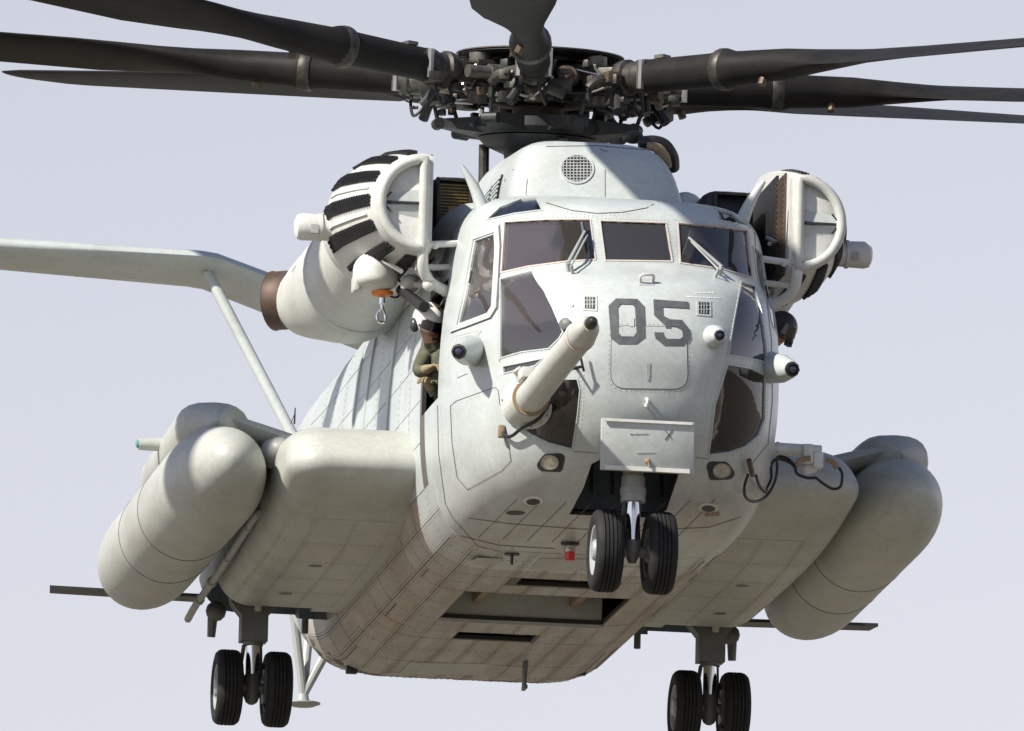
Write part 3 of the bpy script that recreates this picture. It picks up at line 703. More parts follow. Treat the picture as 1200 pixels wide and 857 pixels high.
for sg in (-1, 1):
    o = spb.obj('sponson', M_tank, None, mirror=sg < 0)
    SPON[sg] = cut_mesh(o, [boxcut((sg*1.93, 8.55, .55), (.82, 1.25, 1.1)), boxcut((sg*1.5, 8.5, .5), (.5, .75, .75))], 'sponson', [M_tank, M_bay], HELI)
    sp = SPON[sg]; bv = BVS[sg]
    # underside skin plates
    ys = [3.9, 4.65, 5.45, 6.25, 7.0, 7.8]; xs = [1.36, 1.68, 2.02, 2.24]
    for y0, y1 in zip(ys, ys[1:]):
        for x0, x1 in zip(xs, xs[1:]):
            g = B(); q = []
            nseg = 4
            for j in range(nseg+1):
                yy = y0+.004+(y1-y0-.008)*j/nseg
                for xx in (x0+.004, x1-.004):
                    r = bv.ray_cast(V((sg*xx, yy, -2)), V((0, 0, 1))); q.append((r[0], r[1] if r[1].z < 0 else -r[1]))
            lo = [p+n*.0045 for p, n in q]; hi = [p-n*.004 for p, n in q]; k = len(lo)
            g.v = [tuple(p) for p in lo+hi]
            for j in range(nseg):
                a = 2*j; g.f += [(a, a+1, a+3, a+2), (k+a, k+a+2, k+a+3, k+a+1), (a, a+2, k+a+2, k+a), (a+1, k+a+1, k+a+3, a+3)]
            g.f += [(0, k, k+1, 1), (k-2, k-1, 2*k-1, 2*k-2)]
            g.obj('skin_panel', M_tank, sp, 30)
    for yy, xx in ((5.6, 1.8), (7.1, 1.86)):
        r = bv.ray_cast(V((sg*xx, yy, -2)), V((0, 0, 1)))
        g = B(); g.lathe(r[0]+V((0, 0, .01)), (0, 0, -1), [(0, .06), (.016, .06), (.02, .045)], 14); g.obj('access_cap', M_strut, sp)
    g = B()
    def sriv(xx, yy):
        r = bv.ray_cast(V((sg*xx, yy, -2)), V((0, 0, 1)))
        if r[0] is None: return
        p = r[0]+V((0, 0, -.004)); r_ = .0056; k = len(g.v)
        g.v += [tuple(p+V((r_, 0, 0))), tuple(p+V((0, r_, 0))), tuple(p-V((r_, 0, 0))), tuple(p-V((0, r_, 0))), tuple(p-V((0, 0, .004)))]; g.f += [(k, k+1, k+4), (k+1, k+2, k+4), (k+2, k+3, k+4), (k+3, k, k+4)]
    for x_ in (1.385, 1.70, 1.66, 2.04, 2.0, 2.22):
        for i in range(64): sriv(x_, 3.95+i*.06)
    for y_ in (4.65, 5.45, 6.25, 7.0, 7.76):
        for i in range(18):
            for dd in (-.03, .03): sriv(1.38+i*.05, y_+dd)
    tag(g.obj('sponson_rivets', M_rivet, sp, 0), kind='stuff')
    # fuel tank
    TX, TZ = sg*2.79, 1.14
    prof = []
    for k in range(13): a = pi/2*k/12; prof.append((3.2+1.4*(1-cos(a)), .425*sin(a)**.95))
    for k in range(1, 6): prof.append((4.6+k*.72, .425))
    for k in range(1, 13): a = pi/2*k/12; prof.append((8.2+1.35*sin(a), .425*cos(a)**.8 if k < 12 else .002))
    g = B(); g.lathe((TX-sg*.05, 0, TZ+.03), (sg*.018, 1, -.008), prof, 40); tk = g.obj('fuel_tank', M_tank, HELI, 50)
    for yy in (5.9, 7.1):
        g = B(); g.lathe((TX-sg*.05+sg*.018*yy, yy, TZ+.03-.008*yy), (sg*.018, 1, -.008), [(0, .424), (.0, .4285), (.012, .4285), (.012, .424)], 40, False); g.obj('tank_seam', M_num, tk, 30)
    # pylon carrying the tank
    rings = []
    for k in range(19):
        s = k/18; yy = 3.95+3.9*s; e = min(1, sqrt(max(0, 1-(1-min(s/.13, 1))**2)))*min(1, sqrt(max(0, 1-(max(0, s-.75)/.25)**2))) if k < 18 else .02
        e = max(e, .02); cx, cz = sg*(2.84-.02*s), 1.57-.02*s
        rings.append([(cx+sg*.31*e*(abs(cos(t_))**.8)*(1 if cos(t_) > 0 else -1), yy, cz+.22*e*(abs(sin(t_))**.8)*(1 if sin(t_) > 0 else -1)) for t_ in [2*pi*j/20 for j in range(20)]])
    g = B(); g.loft(rings); py = g.obj('tank_pylon', M_tank, HELI, 50)
    rings = []
    for k in range(7):
        s = k/6; x = sg*(2.05+.72*s); cz = 1.40+.21*s; hh = .16-.02*s
        rings.append([(x, yy, zz) for yy, zz in [(4.1+1.5+1.55*cos(t_)*-1, cz+hh*(abs(sin(t_))**.75)*(1 if sin(t_) > 0 else -1)) for t_ in [2*pi*j/20 for j in range(20)]]])
    g = B(); g.loft(rings); g.obj('pylon_arm', M_tank, py, 50)
    g = B(); g.ball((sg*2.32, 4.2, 1.36), .15, 16, 10, (1, 1.8, .9)); g.obj('arm_fillet', M_tank, py, 50)
    g = B(); L0 = V((sg*3.0, 5.6, 1.62)); g.lathe(L0, (sg, 0, -.02), [(0, .058), (.2, .056), (.31, .05)], 14); g.obj('light_arm', M_tank, py)
    g = B(); g.lathe(L0+V((sg*.31, 0, -.006)), (sg, 0, -.02), [(0, .036), (.018, .032), (.026, .015)], 12); g.obj('position_light', M_teal if sg < 0 else M_red, py)
    # flat bar behind the sponson
    g = B(); g.slab([V((sg*2.3, 9.35, .93)), V((sg*3.63, 9.38, .95)), V((sg*3.60, 9.66, .95)), V((sg*2.3, 9.66, .93))], (0, 0, .028)); g.obj('rear_bar', M_dark, sp)
    # drain pipe between tank and sponson
    if sg < 0:
        g = B(); g.tube([(sg*2.22, 4.9, 1.02), (sg*2.36, 4.95, .98), (sg*2.40, 5.2, .93), (sg*2.42, 7.2, .82), (sg*2.44, 8.6, .755), (sg*2.45, 9.15, .70)], .032, 10, 3); dp = g.obj('drain_pipe', M_lstrut, sp)
        for yy, zz, xx in ((5.35, .925, 2.402), (6.6, .852, 2.415), (7.6, .80, 2.428), (8.4, .765, 2.438)):
            g = B(); g.lathe((sg*xx, yy, zz), (0, 1, -.05), [(0, .045), (.06, .045)], 10); g.obj('pipe_band', M_lstrut, dp)
    # lugs under the sponson
    g = B(); g.tube([(sg*2.26, 8.9, .80), (sg*2.27, 8.92, .52)], [.05, .035], 8); g.ball((sg*2.24, 8.88, .74), .09, 10, 6); g.obj('tie_down_lug', M_strut, sp)
    g = B(); g.tube([(sg*1.45, 9.0, .75), (sg*1.45, 9.0, .60)], .03, 8); g.obj('tie_down_lug', M_strut, sp)
patch('whip_antenna_base', [(343, 492), (350, 492), (350, 496), (343, 496)], M_dark, SPON[-1], bv=BVS[-1])
g = B(); a = P(345, 497, y=5.5); g.tube([a, P(346, 478, y=5.5)], [.008, .005], 6); g.tube([a+V((-.03, 0, 0)), P(346, 483, y=5.5)], .004, 5); g.obj('whip_antenna', M_black, SPON[-1])

# ================================================================== landing gear
def wheel(name, c, rad, wd, parent, outer):
    root = B(); hw = wd/2
    prof = [(-hw*.80, rad*.60), (-hw*.97, rad*.70), (-hw, rad*.80), (-hw*.93, rad*.91), (-hw*.72, rad*.975), (-hw*.55, rad*.993)]
    gr = []
    for k in range(4):
        x = -hw*.42+k*hw*.28; gr += [(x-.006, rad), (x-.004, rad-.012), (x+.004, rad-.012), (x+.006, rad)]
    prof = prof+gr+[(-a, r) for a, r in prof[::-1]]
    g = B(); g.lathe(c, (1, 0, 0), prof, 48, False); w_ = g.obj(name, M_rub, parent, 40)
    for s in (-1, 1):
        g = B(); c_ = V(c); n_ = 32
        g.lathe(c_, (s, 0, 0), [(hw*.80, rad*.61), (hw*.86, rad*.60), (hw*.80, rad*.56), (hw*.45, rad*.52), (hw*.40, rad*.30), (hw*.75, rad*.26), (hw*.95, rad*.20), (hw*1.0, rad*.02)], n_, False)
        g.obj('rim', M_rim if outer == s else M_strut, w_, 30)
        for k in range(8):
            a = 2*pi*k/8; g = B(); g.lathe(c_+V((s*hw*.42, rad*.40*cos(a), rad*.40*sin(a))), (s, 0, 0), [(0, .018), (.02, .014)], 6); g.obj('rim_bolt', M_steel, w_, 0)
    return w_
for sg in (-1, 1): wheel('nose_wheel', V((sg*.213, 0, 0)), .328, .225, HELI, sg)
g = B(); g.tube([(0, .12, 1.0), (0, .02, .52)], .085, 18); g.lathe((0, .035, .60), (0, -.05, -1), [(0, .095), (.09, .095), (.09, .105), (.14, .105), (.14, .098), (.20, .098)], 18); ns = g.obj('nose_gear_strut', M_lstrut, HELI)
g = B(); g.tube([(0, .02, .45), (0, 0, .02)], .056, 18); g.obj('piston', M_chrome, ns)
g = B(); g.lathe((0, 0, .09), (0, 0, -1), [(0, .072), (.10, .072), (.13, .05), (.18, .03)], 16); g.tube([(-.2, 0, .0), (.2, 0, .0)], .045, 12); g.obj('axle', M_strut, ns)
g = B(); g.tube([(-.055, .06, .42), (-.055, .14, .25), (-.055, .06, .06)], .022, 8); g.tube([(.055, .06, .42), (.055, .14, .25), (.055, .06, .06)], .022, 8); g.obj('torque_link', M_strut, ns)
g = B(); g.box((0, -.05, .63), (.10, .02, .03)); g.obj('data_plate', M_tan, ns)
for sx in (-.28, -.12, .12, .26):
    g = B(); g.tube([(sx, .35, .95), (sx*1.05, .30, .5)], .014, 6); g.obj('bay_pipe', M_dark, FUS)
g = B(); g.box((0, .15, 1.02), (1.0, 1.2, .03)); g.box((0, .62, .72), (.95, .03, .6)); g.box((-.46, .25, .88), (.03, .7, .3)); g.box((.46, .25, .88), (.03, .7, .3)); g.obj('gear_bay_liner', M_bay, FUS)
for sg in (-1, 1):
    c = V((sg*1.98, 8.31, 0))
    for s in (-1, 1): wheel('main_wheel', c+V((s*.212, 0, 0)), .325, .225, HELI, s)
    g = B(); g.tube([c+V((0, .05, 1.2)), c+V((0, .02, .62)), c+V((0, 0, .44))], .088, 16); g.loft([[c+V((x*w_, y*.1, h)) for x, y in ((-1, -1), (1, -1), (1, 1), (-1, 1))] for h, w_ in ((.40, .115), (.62, .115), (.72, .20), (.86, .22))]); g.lathe(c+V((0, 0, .50)), (0, 0, -1), [(0, .10), (.06, .10), (.06, .088), (.13, .088)], 16)
    ms = g.obj('main_gear_strut', M_strut, HELI)
    g = B(); g.tube([c+V((0, 0, .42)), c+V((0, 0, .0))], .058, 16); g.obj('piston', M_chrome, ms)
    g = B(); g.lathe(c+V((0, 0, .12)), (0, 0, -1), [(0, .062), (.05, .075), (.18, .075), (.24, .05), (.26, .02)], 14); g.tube([c+V((-.2, 0, 0)), c+V((.2, 0, 0))], .05, 12)
    for s in (-1, 1): g.box(c+V((s*.115, 0, .02)), (.045, .16, .28))
    g.obj('axle', M_strut, ms)
    g = B(); g.tube([c+V((-.07, .06, .38)), c+V((-.085, .13, .22)), c+V((-.07, .05, .08))], .018, 8); g.tube([c+V((.07, .06, .38)), c+V((.085, .13, .22)), c+V((.07, .05, .08))], .018, 8); g.obj('torque_link', M_strut, ms)
    g = B(); g.tube([c+V((.02, -.12, .66)), c+V((.03, -.3, .98))], [.032, .04], 10); g.obj('drag_actuator', M_tank, ms)
    for s in (-1, 1):
        for zz in (.13, -.12):
            g = B(); g.lathe(c+V((s*.14, -.09, zz)), (s, 0, 0), [(0, .018), (.03, .018)], 6); g.obj('brake_bolt', M_steel, ms, 0)

# ================================================================== belly fittings
BZ = .297
g = B(); c = P(668, 637, z=BZ); g.lathe(c, (0, 0, -1), [(-.01, .075), (.012, .075), (.02, .05)], 16); bc = g.obj('beacon', M_dark, FUS)
g = B(); g.lathe(c, (0, 0, -1), [(.015, .045), (.07, .045)], 16); g.obj('beacon_glass', M_lamp, bc)
g = B(); g.lathe(c, (0, 0, -1), [(.07, .042), (.13, .042), (.14, .03)], 16); g.obj('beacon_lens', M_red, bc)
g = B(); c = P(600, 649, z=BZ); g.lathe(c, (0, 0, -1), [(-.01, .07), (.012, .06)], 14); g.tube([c, c+V((0, 0, -.09))], .012, 8); g.obj('belly_antenna', M_dark, FUS)
g = B(); c = P(616, 775, z=BZ); g.slab([c+V((-.016, -.05, 0)), c+V((.016, -.05, 0)), c+V((.012, .0, -.22)), c+V((-.012, .0, -.22))], (0, .12, 0)); g.box(c+V((0, .03, -.225)), (.028, .18, .03)); g.obj('blade_antenna', M_num, FUS)
for u0, v0, u1, v1 in ((633, 655, 722, 668), (480, 777, 575, 790), (560, 655, 590, 662)):
    qa = [P(u0, v0, z=BZ-.008), P(u1, v0+.02*(u1-u0), z=BZ-.008), P(u1-12, v1+.02*(u1-u0), z=BZ-.008), P(u0-12, v1, z=BZ-.008)]
    g = B(); g.slab(qa, (0, 0, .01)); g.obj('access_door', M_tank, FUS)
# hook bay interior
g = B(); g.box((-.03, 5.06, .80), (1.5, 1.6, .03)); g.obj('hook_bay_roof', M_tank, FUS)
g = B(); g.box((-.03, 5.82, .52), (1.36, .03, .5)); g.obj('hook_bay_wall', M_tank, FUS)
for xx in (-.42, .40):
    g = B(); g.box((xx, 5.06, .5), (.07, 1.42, .14)); g.obj('hook_beam', M_tan, FUS, bevel=.01)
g = B(); g.tube([(-.65, 4.6, .45), (.6, 4.6, .45)], .03, 8); g.tube([(-.65, 4.75, .5), (.6, 4.75, .5)], .02, 8); g.obj('hook_bay_pipe', M_dark, FUS)
for yy in (3.66, 6.72):
    g = B(); g.box((-.06, yy, .56), (.8, .5, .03)); g.obj('well_roof', M_dark, FUS)
    g = B(); g.tube([(-.3, yy, .38), (.1, yy+.03, .36), (.2, yy-.05, .40)], .035, 8, 3); g.ball((.12, yy, .37), .05, 10, 6); g.box((-.2, yy, .4), (.12, .1, .06)); g.obj('cargo_hook', M_hub, FUS)
for u, v in ((412, 793), (680, 795), (632, 797)):
    g = B(); c = P(u, v-8, z=.36); g.box(c, (.10, .08, .07)); g.obj('drain_boss', M_dark, FUS, bevel=.01)

# ================================================================== engines and air particle separators
def barrel(sg):
    XI = 1.49
    PR = [(1.50, .36, .37, 2.99), (1.54, .40, .40, 2.995), (1.8, .455, .435, 3.02), (2.1, .51, .47, 3.05), (2.4, .56, .50, 3.075), (2.7, .605, .525, 3.10), (3.0, .63, .54, 3.11), (3.4, .61, .51, 3.10), (3.7, .42, .36, 3.07)]
    def at(s):      # s in 0..8 between listed rings
        i = min(int(s), len(PR)-2); t_ = s-i; return [PR[i][k]*(1-t_)+PR[i+1][k]*t_ for k in range(4)]
    def pt(s, a):   # a: angle, -pi/2 bottom .. pi/2 top, 0 = outboard
        y, rx, rz, zc = at(s); return V((sg*(XI+rx*cos(a)), y, zc+rz*sin(a)))
    rings = []
    for k in range(33):
        s = k/32*8; y, rx, rz, zc = at(s)
        rings.append([pt(s, -pi/2+pi*j/24) for j in range(25)]+[V((sg*(XI-.04), y, zc+rz*.97)), V((sg*(XI-.04), y, zc-rz*.97))])
    g = B(); g.loft(rings); b0 = g.obj('air_filter_barrel', M_white, HELI, 50)
    # rim round the D shaped door
    y0 = 1.47
    rim = [V((sg*(XI+.035+.345*cos(a)), y0, 2.98+.36*sin(a))) for a in [-pi/2+pi*j/20 for j in range(21)]]
    n_ = len(rim); g = B()
    rim = [V((sg*(XI+.035), y0, 2.98-.30+.6*j/4)) for j in range(4, -1, -1)][::-1][::-1]+rim
    # closed loop tube
    ring_pts = rim; N = len(ring_pts); rs = []
    for i in range(N):
        t_ = (ring_pts[(i+1) % N]-ring_pts[i-1]).normalized(); a = V((0, -1, 0)); b_ = t_.cross(a)
        rs.append([ring_pts[i]+(a*cos(2*pi*j/10)+b_*sin(2*pi*j/10))*.042 for j in range(10)])
    g.loft(rs+[rs[0]], True, False, False); g.obj('door_rim', M_nac, b0, 60)
    # two leaf door with a crease
    def leaf(top):
        sgn = 1 if top else -1; pts = [V((sg*(XI+.05), y0+.01, 2.98+sgn*.015))]
        ar = [pi/2*j/8 for j in range(9)]
        pts += [V((sg*(XI+.035+.33*cos(a)), y0+.02+.05*sin(a), 2.98+sgn*(.015+.32*sin(a)))) for a in ar]+[V((sg*(XI+.05), y0+.07, 2.98+sgn*.335))]
        g = B(); g.slab(pts, (0, .03, 0)); g.obj('door_leaf', M_paint, b0, 20)
    leaf(True); leaf(False)
    g = B(); g.tube([(sg*(XI+.04), y0-.005, 2.98), (sg*(XI+.36), y0+.005, 2.98)], .012, 6); g.tube([(sg*(XI+.30), y0-.01, 3.06), (sg*(XI+.37), y0-.01, 2.98), (sg*(XI+.30), y0-.01, 2.90)], .008, 6); g.obj('door_hinge', M_dark, b0)
    # bands of vortex tubes
    for a0, a1 in ((1.26, 1.44), (.88, 1.08), (.44, .66), (-.04, .18), (-.52, -.30), (-1.00, -.78), (-1.44, -1.24)):
        g = B(); na = max(3, int((a1-a0)*.54/.036)); 
        ss = []
        s = 2.15
        yy = 1.72
        r_ = 0
        while yy < 3.02:
            # parameter for this station
            for i in range(len(PR)-1):
                if PR[i][0] <= yy <= PR[i+1][0]: s = i+(yy-PR[i][0])/(PR[i+1][0]-PR[i][0])
            for j in range(na):
                a = a0+(a1-a0)*(j+.5*(r_ % 2))/na
                p = pt(s, a); p2 = pt(s, a+.02); p3 = pt(s+.05, a); n = (p2-p).cross(p3-p).normalized()
                if n.dot(V((sg*cos(a), 0, sin(a)))) < 0: n = -n
                g.lathe(p-n*.01, n, [(0, .0140), (.034, .0140), (.034, .0095), (.016, .009)], 7)
            yy += .0335; r_ += 1
        tag(g.obj('vortex_tube_band', M_black, b0, 30), kind='stuff')
    for a in (.30, -.20):
        g = B(); g.tube([pt(2+.25*k, a)+V((sg*.006*cos(a), 0, .006*sin(a))) for k in range(16)], .010, 6); g.obj('filter_seam_strip', M_white, b0)
    # inboard perforated screen
    g = B(); g.box((sg*(XI-.047), 1.84, 3.0), (.012, .36, .84)); sc = g.obj('inboard_screen', M_rust, b0)
    g = B()
    for i in range(9):
        for j in range(18):
            g.lathe((sg*(XI-.05), 1.74+i*.042, 2.62+j*.045+(.02 if i % 2 else 0)), (-sg, 0, 0), [(0, .013), (.012, .011)], 5)
    tag(g.obj('screen_holes', M_hub3, b0, 0), kind='stuff')
    g = B(); g.box((sg*(XI-.05), 2.72, 3.06), (.02, 1.34, .82)); g.obj('dark_gap_sheet', M_black, b0)  # black sheet: the gap's darkness put in as colour over the pale barrel side
    # scavenge blower
    g = B(); c = V((sg*2.0, 2.95, 3.02)); g.lathe(c, (sg, 0, 0), [(0, .135), (.06, .118), (.10, .105), (.16, .105), (.16, .118), (.185, .118), (.185, .108), (.32, .112), (.36, .10), (.38, .06)], 24); bl = g.obj('blower', M_white, b0)
    g = B(); g.box(c+V((sg*.23, -.108, -.03)), (.06, .012, .07)); g.obj('blower_plate', M_mark, bl)
    # bleed elbow from the barrel foot to the fuselage
    g = B(); g.tube([(sg*1.52, 1.50, 2.66), (sg*1.52, 1.50, 2.55), (sg*1.50, 1.55, 2.44), (sg*1.42, 1.62, 2.36), (sg*1.26, 1.68, 2.30)], .045, 12, 4); g.lathe((sg*1.52, 1.50, 2.69), (0, 0, -1), [(0, .055), (.05, .055)], 12); g.obj('bleed_pipe', M_white, b0)
    g = B(); g.tube([(sg*1.52, 1.5, 2.65), (sg*1.15, 1.6, 2.70)], .028, 10); g.tube([(sg*1.55, 1.7, 2.50), (sg*1.2, 1.7, 2.52)], .026, 10); g.ball((sg*1.42, 1.52, 2.655), .035, 8, 6); g.obj('support_rod', M_white, b0)
    # nacelle
    g = B(); g.tube([(sg*1.56, 3.4, 3.06), (sg*1.55, 4.0, 3.05), (sg*1.54, 4.6, 3.04), (sg*1.54, 5.2, 3.04), (sg*1.57, 5.7, 3.05), (sg*1.66, 6.1, 3.06), (sg*1.80, 6.4, 3.05), (sg*1.90, 6.53, 3.07)], [.42, .46, .49, .50, .485, .42, .33, .26], 28, 4); nc = g.obj('engine_nacelle', M_nac, HELI, 50)
    g = B(); d = V((sg*.80, .58, 0)).normalized(); c = V((sg*1.875, 6.51, 3.07)); g.lathe(c, d, [(0, .252), (.03, .262), (.05, .25), (.24, .248), (.25, .255), (.25, .235), (.05, .22)], 28, False); g.obj('exhaust_ring', M_exh, nc, 40)
    g = B(); g.lathe((sg*1.54, 4.97, 3.04), (0, 1, 0), [(0, .49), (.02, .508), (.05, .508), (.07, .497)], 32, False); g.obj('cowl_band', M_nac, nc)
    g = B(); g.box((sg*2.02, 5.75, 3.10), (.03, .2, .2)); g.obj('cowl_patch', M_mark, nc)
    # dark oil cooler duct between barrel and pylon
    rings = []
    for yy, e in ((2.55, .86), (2.57, .95), (2.7, 1), (3.3, 1), (4.0, .9), (4.4, .6)):
        rings.append([(sg*(1.12+.22*e*(abs(cos(t_))**.45)*(1 if cos(t_) > 0 else -1)), yy, 3.20+.23*e*(abs(sin(t_))**.45)*(1 if sin(t_) > 0 else -1)) for t_ in [2*pi*j/24 for j in range(24)]])
    g = B(); g.loft(rings); ck = g.obj('cooler_duct', M_black, HELI, 50)
    if sg < 0:
        g = B(); g.box((sg*1.14, 2.54, 3.20), (.24, .02, .32)); g.obj('cooler_core', M_hub4, ck)
        for k in range(12):
            g = B(); g.box((sg*1.14, 2.527, 3.06+k*.026), (.23, .012, .008)); g.obj('cooler_fin', M_gold, ck, 0)
        g = B(); g.box((sg*1.11, 2.52, 3.115), (.15, .012, .11)); g.obj('cooler_plate', M_gold, ck)
    for bxx, bs in (((sg*1.275, 2.51, 3.20), (.03, .07, .40)), ((sg*1.005, 2.51, 3.20), (.03, .07, .40)), ((sg*1.14, 2.51, 3.385), (.24, .07, .03)), ((sg*1.14, 2.51, 3.015), (.24, .07, .03))):
        g = B(); g.box(bxx, bs); g.obj('duct_lip', M_black, ck, bevel=.008)
    g = B(); g.lathe((sg*.88, 2.9, 3.02), (0, -1, .05), [(-.4, .22), (.0, .22), (.10, .2), (.16, .12), (.17, .02)], 20); g.obj('generator_cover', M_dark, ck)
    # deflector horn on the cockpit roof
    g = B(); b1 = V((sg*1.02, 1.45, 2.90)); g.tube([b1+V((0, 0, -.06)), b1+V((sg*.05, 0, .10)), b1+V((sg*.11, 0, .24)), b1+V((sg*.21, 0, .40))], [.075, .055, .042, .016], 12, 4); g.obj('deflector_horn', M_paint, HELI)
    # deck filler under the engines
    rings = []
    for yy, e in ((2.05, .55), (2.3, .9), (2.8, 1), (5.2, 1), (6.5, .7)):
        rings.append([(sg*(1.0+.34*e*cos(t_)), yy, 2.86+.34*e*sin(t_)) for t_ in [2*pi*j/20 for j in range(20)]])
    g = B(); g.loft(rings); g.obj('engine_deck_fairing', M_nac, HELI, 50)
    for k in range(7):
        g = B(); a = V((sg*random.uniform(1.2, 1.4), random.uniform(1.7, 2.3), random.uniform(2.3, 2.95))); g.tube([a, a+V((sg*random.uniform(.02, .1), .2, random.uniform(-.2, .2))), a+V((sg*random.uniform(-.1, .1), .4, random.uniform(-.2, .2)))], .018, 6, 3); g.obj('deck_pipe', M_steel if k % 2 else M_black, nc)
    return b0
for sg in (-1, 1): barrel(sg)

# rescue hoist beside the crew door
hc = P(440, 319, y=2.4)
g = B(); rings = []
for k in range(13):
    a = -pi/2+pi*k/12; rr_ = .185*(cos(a) if a > 0 else min(1, (1.0-(abs(a)/(pi/2))**6)))
    rings.append([hc+V((rr_*1.0*cos(2*pi*j/20), rr_*1.25*sin(2*pi*j/20), .17*sin(a) if a > 0 else .17*a/(pi/2))) for j in range(20)] if k not in (0, 12) else [hc+V((.01*cos(2*pi*j/20), .01*sin(2*pi*j/20), .17*(1 if k else -1))) for j in range(20)])
g.loft(rings); ho = g.obj('rescue_hoist', M_white, HELI, 50)
g = B(); g.box(hc+V((-.15, .03, -.10)), (.06, .2, .14)); g.obj('hoist_guard', M_nac, ho, bevel=.02)
g = B(); h2 = P(448, 342, y=2.4); g.lathe(h2, (0, 0, 1), [(-.05, .02), (-.03, .085), (.0, .09), (.015, .03), (.10, .03)], 18); g.obj('hook_collar', M_orange, ho)
g = B(); g.lathe(h2+V((0, 0, -.05)), (0, 0, -1), [(0, .025), (.05, .025), (.055, .014), (.09, .014)], 10); a = h2+V((0, 0, -.13)); g.tube([a, a+V((-.035, 0, -.05)), a+V((-.03, 0, -.11)), a+V((.02, 0, -.12)), a+V((.03, 0, -.07)), a], .012, 8, 4); g.obj('hoist_hook', M_chrome, ho)
g = B(); g.tube([h2+V((.03, 0, -.02)), h2+V((.12, 0, -.04)), h2+V((.16, 0, .05)), h2+V((.12, .0, .12))], .009, 6, 5); g.obj('hoist_cable', M_black, ho)
def rod(a, b_, r, m=M_white, name='hoist_strut', ya=2.35, yb_=1.75):
    g = B(); g.tube([P(*a, y=ya), P(*b_, y=yb_)], r, 10); return g.obj(name, m, ho)
rod((466, 302), (505, 328), .030); rod((475, 333), (520, 336), .026); rod((488, 322), (505, 335), .022, M_steel); rod((505, 322), (520, 345), .022); rod((470, 340), (497, 360), .045, M_black); rod((440, 300), (470, 318), .02, M_steel)
g = B(); g.ball(P(503, 334, y=1.6), .055, 10, 8); g.obj('hoist_joint', M_nac, ho)
g = B(); g.ball(P(480, 333, y=2.25), .08, 12, 8); g.obj('hoist_joint', M_nac, ho)
# ================================================================== gearbox pylon on the roof
def pyl_ring(y, hw, zt, n=5.0):
    zb = 2.9
    out = []
    for j in range(29):
        t_ = pi*j/28; c, s = cos(t_), sin(t_)
        out.append((hw*(abs(c)**(2/n))*(1 if c > 0 else -1)*(1+.12*(1-s)), y, zb+(zt-zb)*(s**(2/n))))
    return out
rings = [pyl_ring(y, hw, zt) for y, hw, zt in ((1.98, .56, 3.0), (2.06, .61, 3.15), (2.18, .635, 3.36), (2.32, .645, 3.56), (2.46, .648, 3.69), (2.62, .65, 3.77), (2.82, .65, 3.815), (3.1, .65, 3.85), (3.5, .65, 3.89), (4.2, .64, 3.97), (5.0, .62, 4.05), (6.2, .58, 4.1), (7.2, .5, 3.95), (8.6, .4, 3.6), (9.6, .25, 3.25))]
pb = B(); pb.loft(rings, False, False, False)
PYL = pb.obj('gearbox_pylon', M_paint, HELI, 50)
_b = bmesh.new(); _b.from_mesh(PYL.data); BVP = BVHTree.FromBMesh(_b); _b.free()
vc = [(676+18*cos(k*pi/12), 198.5+15.5*sin(k*pi/12)) for k in range(24)]
patch('round_vent', vc, M_black, PYL, off=.004, bv=BVP, L=6); ringpatch('vent_ring', vc, 2.2, M_paint, PYL, off=.010, thick=.012, bv=BVP)
for k in range(-4, 5):
    h_ = sqrt(max(0, 18**2-(k*4)**2))/18
    patch('vent_wire', rect(676+k*4-.55, 198.5-15.5*h_, 676+k*4+.55, 198.5+15.5*h_), M_lstrut, PYL, off=.010, thick=.004, bv=BVP, L=12)
    h_ = sqrt(max(0, 15.5**2-(k*3.4)**2))/15.5
    patch('vent_wire', rect(676-18*h_, 198.5+k*3.4-.5, 676+18*h_, 198.5+k*3.4+.5), M_lstrut, PYL, off=.009, thick=.004, bv=BVP, L=12)
def side_rect(y0, y1, z0, z1, off, name, m, sg=-1):
    q = []
    for y, z in ((y0, z0), (y1, z0), (y1, z1), (y0, z1)):
        r = BVP.ray_cast(V((sg*3, y, z)), V((-sg, 0, 0))); q.append(r[0]+V((sg*off, 0, 0)))
    g = B(); g.slab(q, (-sg*.01, 0, 0)); return g.obj(name, m, PYL, 0)
for sg in (-1, 1):
    for y0 in (2.95, 3.42):
        side_rect(y0, y0+.36, 3.20, 3.54, .016, 'louvre_backing', M_black, sg)
        for k in range(9): side_rect(y0, y0+.36, 3.205+k*.037, 3.205+k*.037+.021, .028, 'louvre_slat', M_paint, sg)
    side_rect(2.72, 2.76, 3.10, 3.46, .003, 'panel_seam', M_seam, sg); side_rect(2.5, 2.53, 3.15, 3.5, .003, 'panel_seam', M_seam, sg)
def pseam(pts, wd=.7, m=None):
    ps = dens([V(p) for p in pts], 6, False); g = B(); A = []; C = []
    for i, p in enumerate(ps):
        t_ = (ps[min(i+1, len(ps)-1)]-ps[max(i-1, 0)]).normalized(); nn = V((-t_.y, t_.x))*wd/2
        A.append(hit(*(p+nn), BVP)); C.append(hit(*(p-nn), BVP))
    k = len(A); g.v = [tuple(p+n*.003) for p, n in A]+[tuple(p+n*.003) for p, n in C]; g.f = [(i, i+1, k+i+1, k+i) for i in range(k-1)]; g.obj('panel_seam', m or M_seam, PYL, 40)
pseam([(709, 199), (709, 231)]); pseam([(618, 210), (616, 232)]); pseam([(640, 172), (700, 171), (757, 176)], .6); pseam([(703, 175), (712, 178), (712, 171)], .6)
